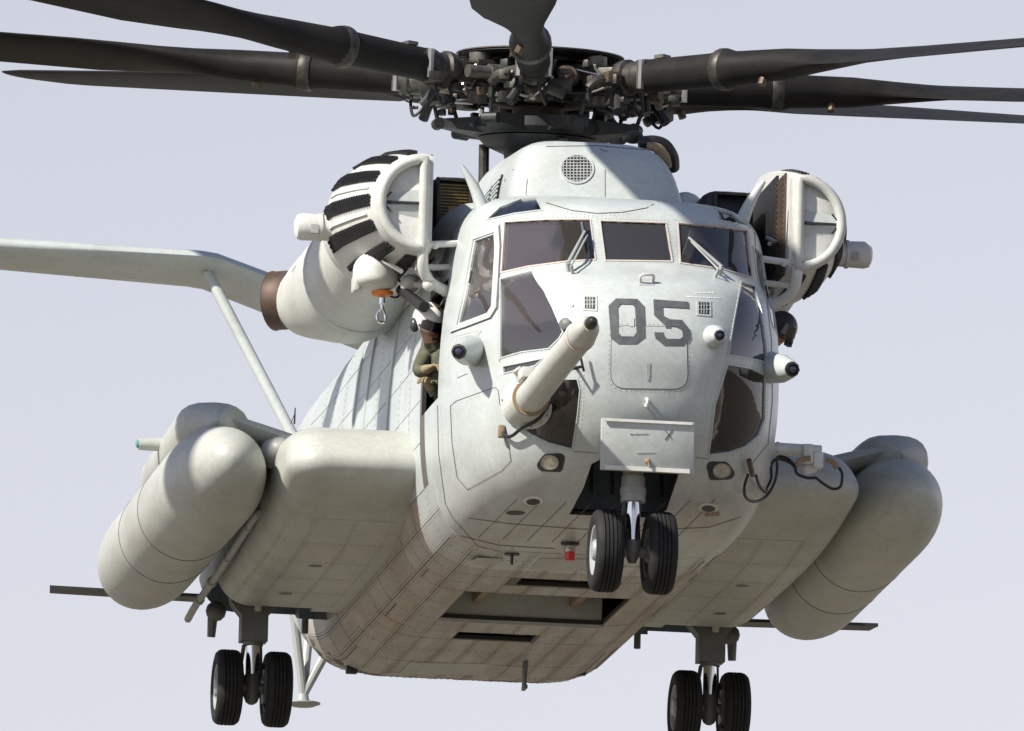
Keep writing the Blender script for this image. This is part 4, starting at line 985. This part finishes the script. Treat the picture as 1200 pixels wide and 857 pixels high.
# roof duct (curved exhaust) on the far side
g = B(); g.tube([P(748, 168, y=3.2), P(765, 167, y=3.2), P(778, 172, y=3.25), P(786, 184, y=3.3), P(788, 197, y=3.4)], [.05, .06, .065, .065, .06], 14, 5); rd = g.obj('curved_exhaust_duct', M_black, HELI)
g = B(); g.tube([P(758, 171, y=3.12), P(770, 174, y=3.12), P(778, 184, y=3.15), P(781, 196, y=3.2)], [.03, .045, .05, .045], 12, 5); g.obj('duct_lining', M_tan, rd)
g = B(); c = P(742, 161, y=3.3); g.ball(c, .09, 12, 8, (1, 1, .6)); g.obj('duct_boss', M_hub, rd)
g = B(); g.ball((.86, 3.2, 3.25), .26, 18, 12, (.75, 1.4, 1)); g.obj('rear_cowl', M_nac, HELI, 50)

# ================================================================== main rotor
HC = V((0, 5.72, 4.86)); TILT = radians(4.6)
RT = Matrix.Rotation(TILT, 3, 'X')      # tips the disc forward, towards the nose
def RP(r, az, h=0.0, tang=0.0):
    """point on the rotor: radius r, azimuth az (0 = over the nose, + towards the left wing), height h, offset along rotation"""
    e = V((sin(az), -cos(az), 0)); t_ = V((cos(az), sin(az), 0)); return HC+RT @ (e*r+t_*tang+V((0, 0, h)))
up_r = RT @ V((0, 0, 1))
g = B(); g.lathe(HC-up_r*1.1, up_r, [(0, .17), (.55, .17), (.6, .22), (.9, .22), (.92, .38), (1.02, .42), (1.04, .30), (1.25, .30), (1.27, .44), (1.33, .44), (1.35, .2), (1.40, .18)], 32); HUB = g.obj('rotor_hub', M_hub, HELI, 35)
g = B(); g.lathe(HC+up_r*.20, up_r, [(0, .64), (.02, .70), (.04, .69), (.065, .55), (.085, .30), (.095, .05)], 40); g.obj('hub_cap', M_hub4, HUB, 30)
g = B(); g.lathe(HC+up_r*.235, up_r, [(0, .71), (.010, .71)], 40); g.obj('cap_plate', M_hub2, HUB, 30)
# swashplate
SW = -.40
g = B(); g.lathe(HC+up_r*(SW-.06), up_r, [(0, .30), (.0, .52), (.05, .60), (.13, .58), (.15, .30)], 36)
for k in range(7):
    az = radians(-10)+k*2*pi/7+.45
    A_ = [RP(.45, az, SW-.06, -.20), RP(.45, az, SW-.06, .20), RP(.84, az, SW-.01, .06), RP(.84, az, SW-.01, -.06)]; C_ = [RP(.45, az, SW+.09, -.20), RP(.45, az, SW+.09, .20), RP(.84, az, SW+.06, .06), RP(.84, az, SW+.06, -.06)]
    g.loft([A_, C_]); g.lathe(RP(.85, az, SW+.02, -.07), RP(1, az, 0, 1)-RP(1, az, 0, 0), [(0, .05), (.14, .05)], 12)
SWP = g.obj('swashplate', M_hub4, HELI, 30)
g = B(); g.lathe(HC+up_r*(SW-.28), up_r, [(-.1, .24), (.08, .28), (.15, .44), (.21, .50), (.22, .30)], 28); g.obj('lower_swashplate', M_dark, SWP, 30)
for az in (2.3, 4.1, .3):
    g = B(); g.tube([RP(.5, az, SW-.1), RP(.48, az, SW-.9)], .045, 10); g.obj('servo_rod', M_hub, SWP)
# blades: azimuth, extra flap
AZ0 = radians(-10.5); CONE = .066
FLAP = {0: 0, 1: -.050, 2: -.026, 3: .027, 4: .040, 5: .010, 6: .012}
rnd = random.Random(3)
for k in range(7):
    az = AZ0+k*2*pi/7; cone = CONE+FLAP[k]
    def q(r, h=0.0, tang=0.0, az=az, cone=cone): return RP(r, az, h+max(0, r-.55)*cone, tang)
    # hub arm pieces
    def bar(r0, r1, h0, h1, t0, t1, m, name, tap=1.0, bev=.012):
        g = B(); g.loft([[q(r0, h0, t0), q(r0, h0, t1), q(r0, h1, t1), q(r0, h1, t0)], [q(r1, h0*tap, t0*tap), q(r1, h0*tap, t1*tap), q(r1, h1*tap, t1*tap), q(r1, h1*tap, t0*tap)]]); return g.obj(name, m, HUB, 30, bev)
    bar(.25, .74, .07, .15, -.17, .17, M_hub, 'upper_arm', .8); bar(.25, .74, -.17, -.09, -.17, .17, M_hub4, 'lower_arm', .8)
    g = B(); g.tube([q(.62, -.22), q(.62, .20)], .095, 14); g.tube([q(.62, .20), q(.62, .235)], .06, 10); g.obj('flap_hinge', M_hub2, HUB)
    bar(.58, .96, -.10, .10, -.12, .12, M_hub2 if k % 2 else M_hub, 'spindle', .85)
    g = B(); g.lathe(q(.90, 0), q(1.3, 0)-q(.90, 0), [(0, .14), (.06, .155), (.10, .155), (.12, .13), (.20, .13), (.22, .145), (.30, .145)], 18); g.obj('sleeve', M_hub2 if k in (2, 5) else M_hub, HUB)
    g = B(); g.tube([q(.32, .02, .30), q(.92, -.02, .24)], .055, 12); g.tube([q(.45, .018, .29), q(.72, -.005, .265)], .078, 12); g.obj('lag_damper', M_hub3 if k in (0, 3) else M_hub2, HUB)
    g = B(); g.tube([q(.95, -.02, -.1), q(.90, -.06, -.30), q(.86, -.12, -.36)], [.06, .05, .04], 10, 3); g.obj('pitch_horn', M_hub, HUB)
    sw = RP(.85, radians(-10)+k*2*pi/7+.45-2*pi/7*1.0, SW+.02)
    g = B(); g.tube([q(.86, -.12, -.36), sw], .018, 8); g.tube([q(.86, -.16, -.36), q(.86, -.24, -.36)], .03, 8); g.obj('pitch_link', M_hub4, HUB)
    g = B(); g.tube([q(1.0, -.15, .08), q(.98, -.24, .10), q(1.06, -.32, .10), q(1.10, -.22, .06), q(1.1, -.14, .04)], .014, 7, 4); g.obj('hydraulic_line', M_black, HUB)
    g = B(); g.tube([q(.98, -.14, -.12), q(1.02, -.24, -.16), q(1.06, -.31, -.20)], [.045, .04, .045], 9); g.obj('droop_stop', M_hub4, HUB)
    for j in range(22):
        rr_ = rnd.uniform(.4, 1.2); tt = rnd.uniform(-.34, .34)*(1 if rr_ < .85 else .75); hh = rnd.uniform(-.27, .18 if rr_ < .8 else .06); s_ = rnd.uniform(.03, .10)
        g = B(); ro = Matrix.Rotation(az+rnd.uniform(-.4, .4), 3, 'Z')
        if j % 3: g.box(q(rr_, hh, tt), (s_*rnd.uniform(.8, 2.4), s_*rnd.uniform(.7, 1.6), s_), ro)
        else: g.lathe(q(rr_, hh, tt), ro @ V((rnd.uniform(-1, 1), rnd.uniform(-1, 1), rnd.uniform(-.4, .4))), [(0, s_*.5), (s_*1.8, s_*.5)], 10)
        g.obj('hub_fitting', (M_hub2, M_hub3, M_hub, M_hub4, M_hub)[j % 5], HUB, 30, .006)
    for j in range(6):
        g = B(); a = q(rnd.uniform(.4, .7), rnd.uniform(-.2, .18), rnd.uniform(-.25, .25)); b_ = q(rnd.uniform(.8, 1.2), rnd.uniform(-.18, .15), rnd.uniform(-.25, .25)); g.tube([a, a.lerp(b_, .5)+V((0, 0, rnd.uniform(-.12, .08))), b_], .011, 6, 4); g.obj('hub_hose', M_steel if j else M_black, HUB)
    # folding hinge fittings
    for tt in (-.12, .12):
        g = B(); g.tube([q(1.22, -.12, tt), q(1.22, .12, tt)], .035, 8); g.obj('fold_pin', M_steel, HUB)
    # blade
    rings = []; PITCH = radians(17)
    stations = [(1.18, .14, .14), (1.9, .145, .145), (2.02, .16, .16), (2.08, .17, .17), (2.16, .145, .145), (2.7, .125, .13), (3.0, .17, .115), (3.5, .30, .075), (4.0, .37, .058), (5, .38, .052), (7, .38, .05), (9, .38, .048), (11.6, .38, .045), (12.04, .34, .035)]
    for r, hc_, th in stations:
        tw = PITCH*(1-(r-1.2)/16); ring = []
        for j in range(24):
            t_ = 2*pi*j/24; c, s = cos(t_), sin(t_)
            bl = min(1, max(0, (r-2.7)/.9))
            ch = hc_*(c*(1-bl)+bl*(c-.12)); tk = th*s*(1-bl*.55*(1-c)/2*1.6)
            ring.append(q(r, ch*sin(tw)+tk*cos(tw), ch*cos(tw)-tk*sin(tw)))
        rings.append(ring)
    g = B(); g.loft(rings); bld = g.obj('rotor_blade', M_blade, HELI, 50)
    g = B(); g.lathe(q(1.98, .0), q(2.2)-q(1.98), [(0, .165), (.03, .178), (.08, .178), (.12, .16)], 20); g.obj('cuff_ring', M_hub, bld)
    g = B(); g.tube([q(2.5, -.10, -.05), q(2.5, -.17, -.08)], .035, 8); g.obj('blade_fitting', M_hub3, bld)
    g = B(); g.box(q(1.35, .15, 0), (.10, .10, .03), Matrix.Rotation(az, 3, 'Z')); g.obj('cuff_clip', M_hub2, bld)

# ================================================================== tail
g = B()
def wing(ring_pts, m, name, parent, th):
    rings = []
    for p, ch in ring_pts:
        rings.append([p+V((0, ch*(c if c > 0 else c*.6), th*s)) for c, s in [(cos(2*pi*j/20), sin(2*pi*j/20)) for j in range(20)]])
    g = B(); g.loft(rings); return g.obj(name, m, parent, 60)
S0, S1, S2 = P(440, 388, y=17.3), P(243, 313, y=17.3), P(-170, 283, y=17.3)
rings = []
fin = [((0, 17.6, 2.9), 2.0, .28), ((.25, 17.9, 3.8), 1.7, .2), ((.78, 18.5, 5.1), 1.3, .16), ((.95, 18.7, 5.55), 1.1, .12)]
FB = B(); FB.loft([[V(c)+V((t_*sin(a_), ch*cos(a_), 0)) for a_ in [2*pi*j/20 for j in range(20)]] for c, ch, t_ in fin]); FIN = FB.obj('tail_fin', M_paint, HELI, 60)
stab = wing([(S0+V((.15, 0, -.05)), 1.0), (S0.lerp(S1, .5), .95), (S0.lerp(S1, .97), .9), (S1.lerp(S2, .03), .9), (S1.lerp(S2, .5), .72), (S2, .5)], M_paint, 'stabiliser', HELI, .115)
g = B()
for k in range(60):
    a = S1.lerp(S2, .02+k*.0158); g.box(a+V((0, .9-.26*k/60*1.2, -.015)), (.022, .03, .014))
tag(g.obj('trailing_edge_clips', M_paint, stab, 0), kind='stuff')
g = B(); a, b_ = P(243, 326, y=17.0), P(337, 500, y=16.6); g.tube([a+V((0, 0, .05)), b_+(b_-a)*.15], .055, 14); g.obj('stabiliser_strut', M_paint, HELI)
# tail rotor on the leaning fin
ua = V((sin(.35), 0, cos(.35))); ax = V((cos(.35), 0, -sin(.35))); th_ = V((.88, 18.9, 5.3))
g = B(); g.lathe(th_-ax*.1, ax, [(0, .2), (.3, .16), (.42, .18), (.5, .17), (.52, .05)], 20); TR = g.obj('tail_rotor_hub', M_dark, HELI)
for k in range(4):
    a_ = pi/4+k*pi/2; d_ = ua*cos(a_)+V((0, 1, 0))*sin(a_); e_ = ax.cross(d_)
    rings = []
    for r_, c_, t_ in ((.15, .07, .06), (.5, .07, .05), (.8, .19, .03), (3.0, .19, .02), (3.05, .15, .01)):
        rings.append([th_+ax*.36+d_*r_+e_*c_*cos(2*pi*j/14)+ax*(t_*sin(2*pi*j/14)+.12*c_*cos(2*pi*j/14)) for j in range(14)])
    g = B(); g.loft(rings); g.obj('tail_rotor_blade', M_blade, TR, 50)
# tail skid
g = B(); f = P(355, 825, y=17.5)
for d in ((-.20, -.15, 1), (.12, .35, 1), (.62, -.1, 1)):
    tp = f+V(d); tp.z = 2.56; g.tube([f+V((0, 0, .08)), tp], [.040, .050], 10)
ts = g.obj('tail_skid', M_lstrut, HELI)
g = B(); g.lathe(f, (0, 0, 1), [(-.03, .05), (-.025, .10), (.0, .165), (.012, .165), (.03, .06), (.09, .05)], 20); g.obj('skid_foot', M_lstrut, ts)

# ================================================================== cockpit interior
g = B(); g.box((0, 2.2, .98), (2.3, 2.6, .05)); g.obj('cockpit_floor', M_int, FUS)
g = B(); g.box((0, 2.9, 1.9), (2.4, .04, 2.0)); g.obj('cockpit_bulkhead', M_int, FUS)
g = B(); g.loft([[(-.85, .28, 2.05), (.85, .28, 2.05), (.85, .55, 2.24), (-.85, .55, 2.24)], [(-.95, .62, 1.6), (.95, .62, 1.6), (.95, .85, 2.15), (-.95, .85, 2.15)]]); g.obj('instrument_panel', M_black, FUS, 20, .02)
g = B(); g.box((0, 1.1, 1.55), (.34, 1.0, .5)); g.obj('centre_console', M_dark, FUS, 20, .02)
g = B(); g.box((0, 1.2, 2.82), (.5, .8, .07)); g.obj('overhead_panel', M_dark, FUS, 20, .02)
for sx in (-.62, .62):
    g = B(); g.box((sx, 1.35, 1.42), (.5, .5, .14)); g.box((sx, 1.62, 1.85), (.5, .12, .85)); g.box((sx, 1.63, 2.42), (.28, .10, .26)); g.tube([(sx-.2, 1.4, 1.0), (sx-.2, 1.4, 1.4)], .04, 8); g.tube([(sx+.2, 1.4, 1.0), (sx+.2, 1.4, 1.4)], .04, 8); g.obj('crew_seat', M_seat, FUS, 20, .03)
    g = B(); g.tube([(sx-.35, -.05, 1.02), (sx+.12, .35, 1.25)], .03, 8); g.tube([(sx+.10, .0, 1.0), (sx+.12, .3, 1.45)], .022, 8); g.obj('rudder_pedal', M_tan, FUS)
    g = B(); g.tube([(sx, .75, 1.0), (sx, .68, 1.45), (sx, .74, 1.7)], .02, 8, 3); g.obj('control_stick', M_black, FUS)
    pass
g = B(); g.tube([P(632, 518, y=.25), P(682, 450, y=.35)], .03, 6); g.obj('chin_frame', M_tan, FUS)
g = B(); g.tube([P(836, 500, y=.3), P(848, 520, y=.3), P(872, 545, y=.35)], [.03, .075, .09], 8); g.obj('chin_frame', M_tan, FUS)
g = B(); g.tube([P(852, 458, y=.3), P(868, 468, y=.3), P(874, 490, y=.3), P(884, 516, y=.35)], .014, 8, 4); g.obj('chin_cable', M_tan, FUS)
g = B(); g.tube([P(546, 377, y=1.0), P(554, 320, y=1.15), P(563, 284, y=1.2)], .016, 6); g.obj('door_handle_rail', M_yel, FUS)

# ================================================================== people
def skin_body(name, J, E, suit, skinm, headc, base):
    """one continuous figure grown round a skeleton; J: joint -> (point, radius)"""
    names = list(J); me = bpy.data.meshes.new(name); me.from_pydata([tuple(V(J[n][0])-base) for n in names], [(names.index(a), names.index(b_)) for a, b_ in E], [])
    o = bpy.data.objects.new(name, me); COL.objects.link(o)
    md = o.modifiers.new('skin', 'SKIN'); md.use_smooth_shade = True
    for i, n in enumerate(names):
        d = me.skin_vertices[0].data[i]; r = J[n][1]; d.radius = r if isinstance(r, tuple) else (r, r); d.use_root = (n == 'pelvis')
    o.modifiers.new('sub', 'SUBSURF').levels = 2; o.modifiers['sub'].render_levels = 2
    dg = bpy.context.evaluated_depsgraph_get(); m2 = bpy.data.meshes.new_from_object(o.evaluated_get(dg)); o.modifiers.clear(); o.data = m2
    m2.materials.clear(); m2.materials.append(suit); m2.materials.append(skinm)
    hv = V(headc)-base
    for p in m2.polygons:
        p.use_smooth = True; p.material_index = 1 if (p.center-hv).length < .145 else 0
    o.matrix_world = MH @ Matrix.Translation(base)
    return o
ED = [('pelvis', 'belly'), ('belly', 'chest'), ('chest', 'neck'), ('neck', 'head'), ('head', 'crown'), ('chest', 'sh_l'), ('sh_l', 'el_l'), ('el_l', 'wr_l'), ('chest', 'sh_r'), ('sh_r', 'el_r'), ('el_r', 'wr_r'),
      ('pelvis', 'hip_l'), ('hip_l', 'kn_l'), ('kn_l', 'an_l'), ('an_l', 'to_l'), ('pelvis', 'hip_r'), ('hip_r', 'kn_r'), ('kn_r', 'an_r'), ('an_r', 'to_r')]
def person(name, pts, face, helm_m, label, group=None, visor=True, stripe=False):
    base = V(pts['an_l']).lerp(V(pts['an_r']), .5); base.z -= .08
    R_ = dict(pelvis=(.16, .13), belly=(.15, .12), chest=(.18, .13), neck=.062, head=(.085, .095), crown=(.07, .08), sh_l=.085, sh_r=.085, el_l=.058, el_r=.058, wr_l=.042, wr_r=.042, hip_l=.11, hip_r=.11, kn_l=.075, kn_r=.075, an_l=.055, an_r=.055, to_l=.05, to_r=.05)
    hd = V(pts['head']); o = skin_body(name, {k: (v_, R_[k]) for k, v_ in pts.items()}, ED, M_suit, M_skin, hd, base)
    f = V(face).normalized(); upv = (V(pts['crown'])-hd).normalized(); rt = f.cross(upv).normalized(); upv = rt.cross(f).normalized(); c = hd+upv*.045-base
    F = Matrix((rt, f, upv)).transposed()
    def loc(x, y, z): return c+F @ V((x, y, z))
    def put(g, nm, m, sm=50):
        q_ = g.obj(nm, m, None, sm); q_.parent = o; return q_
    g = B(); rings = []
    for i in range(13):
        a = -.62+(pi/2+.62-.03)*i/12
        rings.append([loc(.128*cos(a)*cos(2*pi*j/24), .150*cos(a)*sin(2*pi*j/24)-.01+(-.035 if sin(2*pi*j/24) > .55 and a < .12 else 0), .138*sin(a)+.01) for j in range(24)])
    g.loft(rings, True, False, True); he = put(g, 'helmet', helm_m)
    g = B(); rings = []
    for i in range(6):
        z = -.035+.085*i/5; rings.append([loc(.124*sin(t_)*(1-.1*i/5), .152*cos(t_)*(1-.06*i/5)-.0, z) for t_ in [-1.25+2.5*j/12 for j in range(13)]])
    g.loft(rings, False, False, False); put(g, 'visor', M_vis if visor else M_vis)
    for s in (-1, 1):
        g = B(); g.ball(loc(s*.115, -.01, -.055), .05, 12, 8, (.8, 1, 1.2)); put(g, 'ear_cup', helm_m if not stripe else M_ddark)
    if stripe:
        g = B(); g.box(loc(.0, .02, .150), (.03, .10, .012), F); put(g, 'helmet_stripe', M_exh)
    # face: nose, mouth, eyes, and a boom microphone
    g = B(); g.loft([[loc(-.012, .092, -.02), loc(.012, .092, -.02), loc(0, .10, -.02)], [loc(-.020, .092, -.055), loc(.020, .092, -.055), loc(0, .125, -.052)], [loc(-.012, .09, -.062), loc(.012, .09, -.062), loc(0, .10, -.062)]]); put(g, 'nose', M_skin)
    g = B(); g.ball(loc(0, .09, -.088), .024, 10, 6, (1, .5, .35)); put(g, 'mouth', mat_lip)
    for s in (-1, 1):
        g = B(); g.ball(loc(s*.032, .088, -.012), .013, 8, 6); put(g, 'eye', M_black)
    g = B(); g.tube([loc(-.115, .02, -.07), loc(-.09, .10, -.10), loc(-.02, .13, -.10)], .007, 6, 4); g.ball(loc(-.01, .13, -.10), .015, 8, 6); put(g, 'microphone', M_black)
    # gloved hands with five fingers
    for side in ('l', 'r'):
        w_ = V(pts['wr_'+side])-base; e_ = V(pts['el_'+side])-base; d = (w_-e_).normalized(); sd = d.cross(V((0, 0, 1))); sd = sd.normalized() if sd.length > .1 else V((1, 0, 0)); nn = sd.cross(d)
        g = B(); rings = []
        for t_, a, b_ in ((-.05, .048, .042), (-.01, .045, .036), (.03, .046, .026), (.075, .046, .022), (.09, .04, .018)):
            rings.append([w_+d*t_+sd*a*cos(2*pi*j/14)+nn*b_*sin(2*pi*j/14) for j in range(14)])
        g.loft(rings)
        for i, ln in enumerate((.07, .082, .078, .06)):
            r0 = w_+d*.08+sd*(-.034+.0225*i); g.tube([r0, r0+d*ln*.45-nn*.008, r0+d*ln*.72-nn*.03, r0+d*ln*.75-nn*.058], [.0115, .011, .010, .008], 8, 2)
        th = w_+d*.02+sd*-.04; g.tube([th, th+d*.035-sd*.025-nn*.012, th+d*.065-sd*.022-nn*.03], [.015, .0125, .009], 8, 2)
        put(g, 'glove', M_glove)
    g = B(); ch, pv = V(pts['chest'])-base, V(pts['belly'])-base; 
    g.loft([[ch.lerp(pv, s)+V((.20*cos(2*pi*j/18), .155*sin(2*pi*j/18), 0)) for j in range(18)] for s in (-.12, .2, .7, 1.0)], True, False, False); put(g, 'survival_vest', M_vest)
    tag(o, label, 'person', group)
    return o
M_vest = mat('survival_vest_fabric', (.045, .05, .035), .9, var=.35, scale=30, bump=.6, bscale=40)
mat_lip = mat('lips', (.33, .13, .10), .5)
# crewman leaning out of the crew door
hx = P(501, 375, y=2.02); e1 = P(489, 437, y=2.0); w1 = P(503, 432, y=1.9); e2 = P(494, 455, y=1.95); w2 = P(503, 450, y=1.88); s1 = P(497, 404, y=2.08)
person('person', dict(pelvis=(-1.02, 2.35, 1.38), belly=(-1.12, 2.28, 1.55), chest=V((-1.27, 2.17, 1.74)), neck=hx+V((.05, .04, -.17)), head=hx+V((.0, 0, -.05)), crown=hx+V((0, 0, .06)),
       sh_l=s1+V((.22, -.12, -.04)), el_l=e2+V((.1, 0, 0)), wr_l=w2, sh_r=s1+V((.02, .05, -.06)), el_r=e1, wr_r=w1,
       hip_l=(-.92, 2.28, 1.30), kn_l=(-.95, 2.0, 1.16), an_l=(-.9, 2.35, 1.08), to_l=(-.9, 2.5, 1.06), hip_r=(-1.1, 2.45, 1.30), kn_r=(-1.15, 2.15, 1.16), an_r=(-1.1, 2.55, 1.08), to_r=(-1.1, 2.7, 1.06)),
       (.35, -.75, -.55), M_helm, 'crewman in a white helmet and olive suit leaning out of the crew door', stripe=True)
hx = P(913, 386, y=2.15)
person('person', dict(pelvis=(.95, 2.3, 1.30), belly=(1.02, 2.28, 1.48), chest=(1.15, 2.22, 1.68), neck=hx+V((-.12, .05, -.15)), head=hx+V((-.0, 0, -.04)), crown=hx+V((.03, 0, .07)),
       sh_l=(1.22, 2.05, 1.76), el_l=(1.2, 1.85, 1.55), wr_l=(1.05, 1.78, 1.5), sh_r=(1.05, 2.40, 1.78), el_r=(.9, 2.45, 1.55), wr_r=(.8, 2.3, 1.42),
       hip_l=(.95, 2.2, 1.22), kn_l=(.95, 1.9, 1.12), an_l=(.9, 2.2, 1.07), to_l=(.9, 2.35, 1.06), hip_r=(.9, 2.4, 1.22), kn_r=(.75, 2.15, 1.12), an_r=(.7, 2.5, 1.07), to_r=(.7, 2.65, 1.06)),
       (.35, -.8, -.3), M_ddark, 'crewman in a dark helmet peering out on the right of the cockpit')
for sx, lab in ((-.62, 'pilot sitting behind the windscreen pane on the left of the photo'), (.62, 'pilot sitting behind the windscreen pane on the right of the photo')):
    person('person', dict(pelvis=(sx, 1.42, 1.58), belly=(sx, 1.46, 1.76), chest=(sx, 1.45, 2.02), neck=(sx, 1.40, 2.24), head=(sx, 1.36, 2.37), crown=(sx, 1.36, 2.48),
       sh_l=(sx+.2, 1.42, 2.10), el_l=(sx+.27, 1.2, 1.86), wr_l=(sx+.16, .95, 1.78), sh_r=(sx-.2, 1.42, 2.10), el_r=(sx-.26, 1.2, 1.86), wr_r=(sx-.05, .92, 1.75),
       hip_l=(sx+.11, 1.34, 1.56), kn_l=(sx+.15, .92, 1.62), an_l=(sx+.15, .66, 1.22), to_l=(sx+.15, .5, 1.17), hip_r=(sx-.11, 1.34, 1.56), kn_r=(sx-.15, .92, 1.62), an_r=(sx-.15, .66, 1.22), to_r=(sx-.15, .5, 1.17)),
       (0, -1, -.12), M_helm, lab, 'pilots in the cockpit')
bpy.context.view_layer.update()
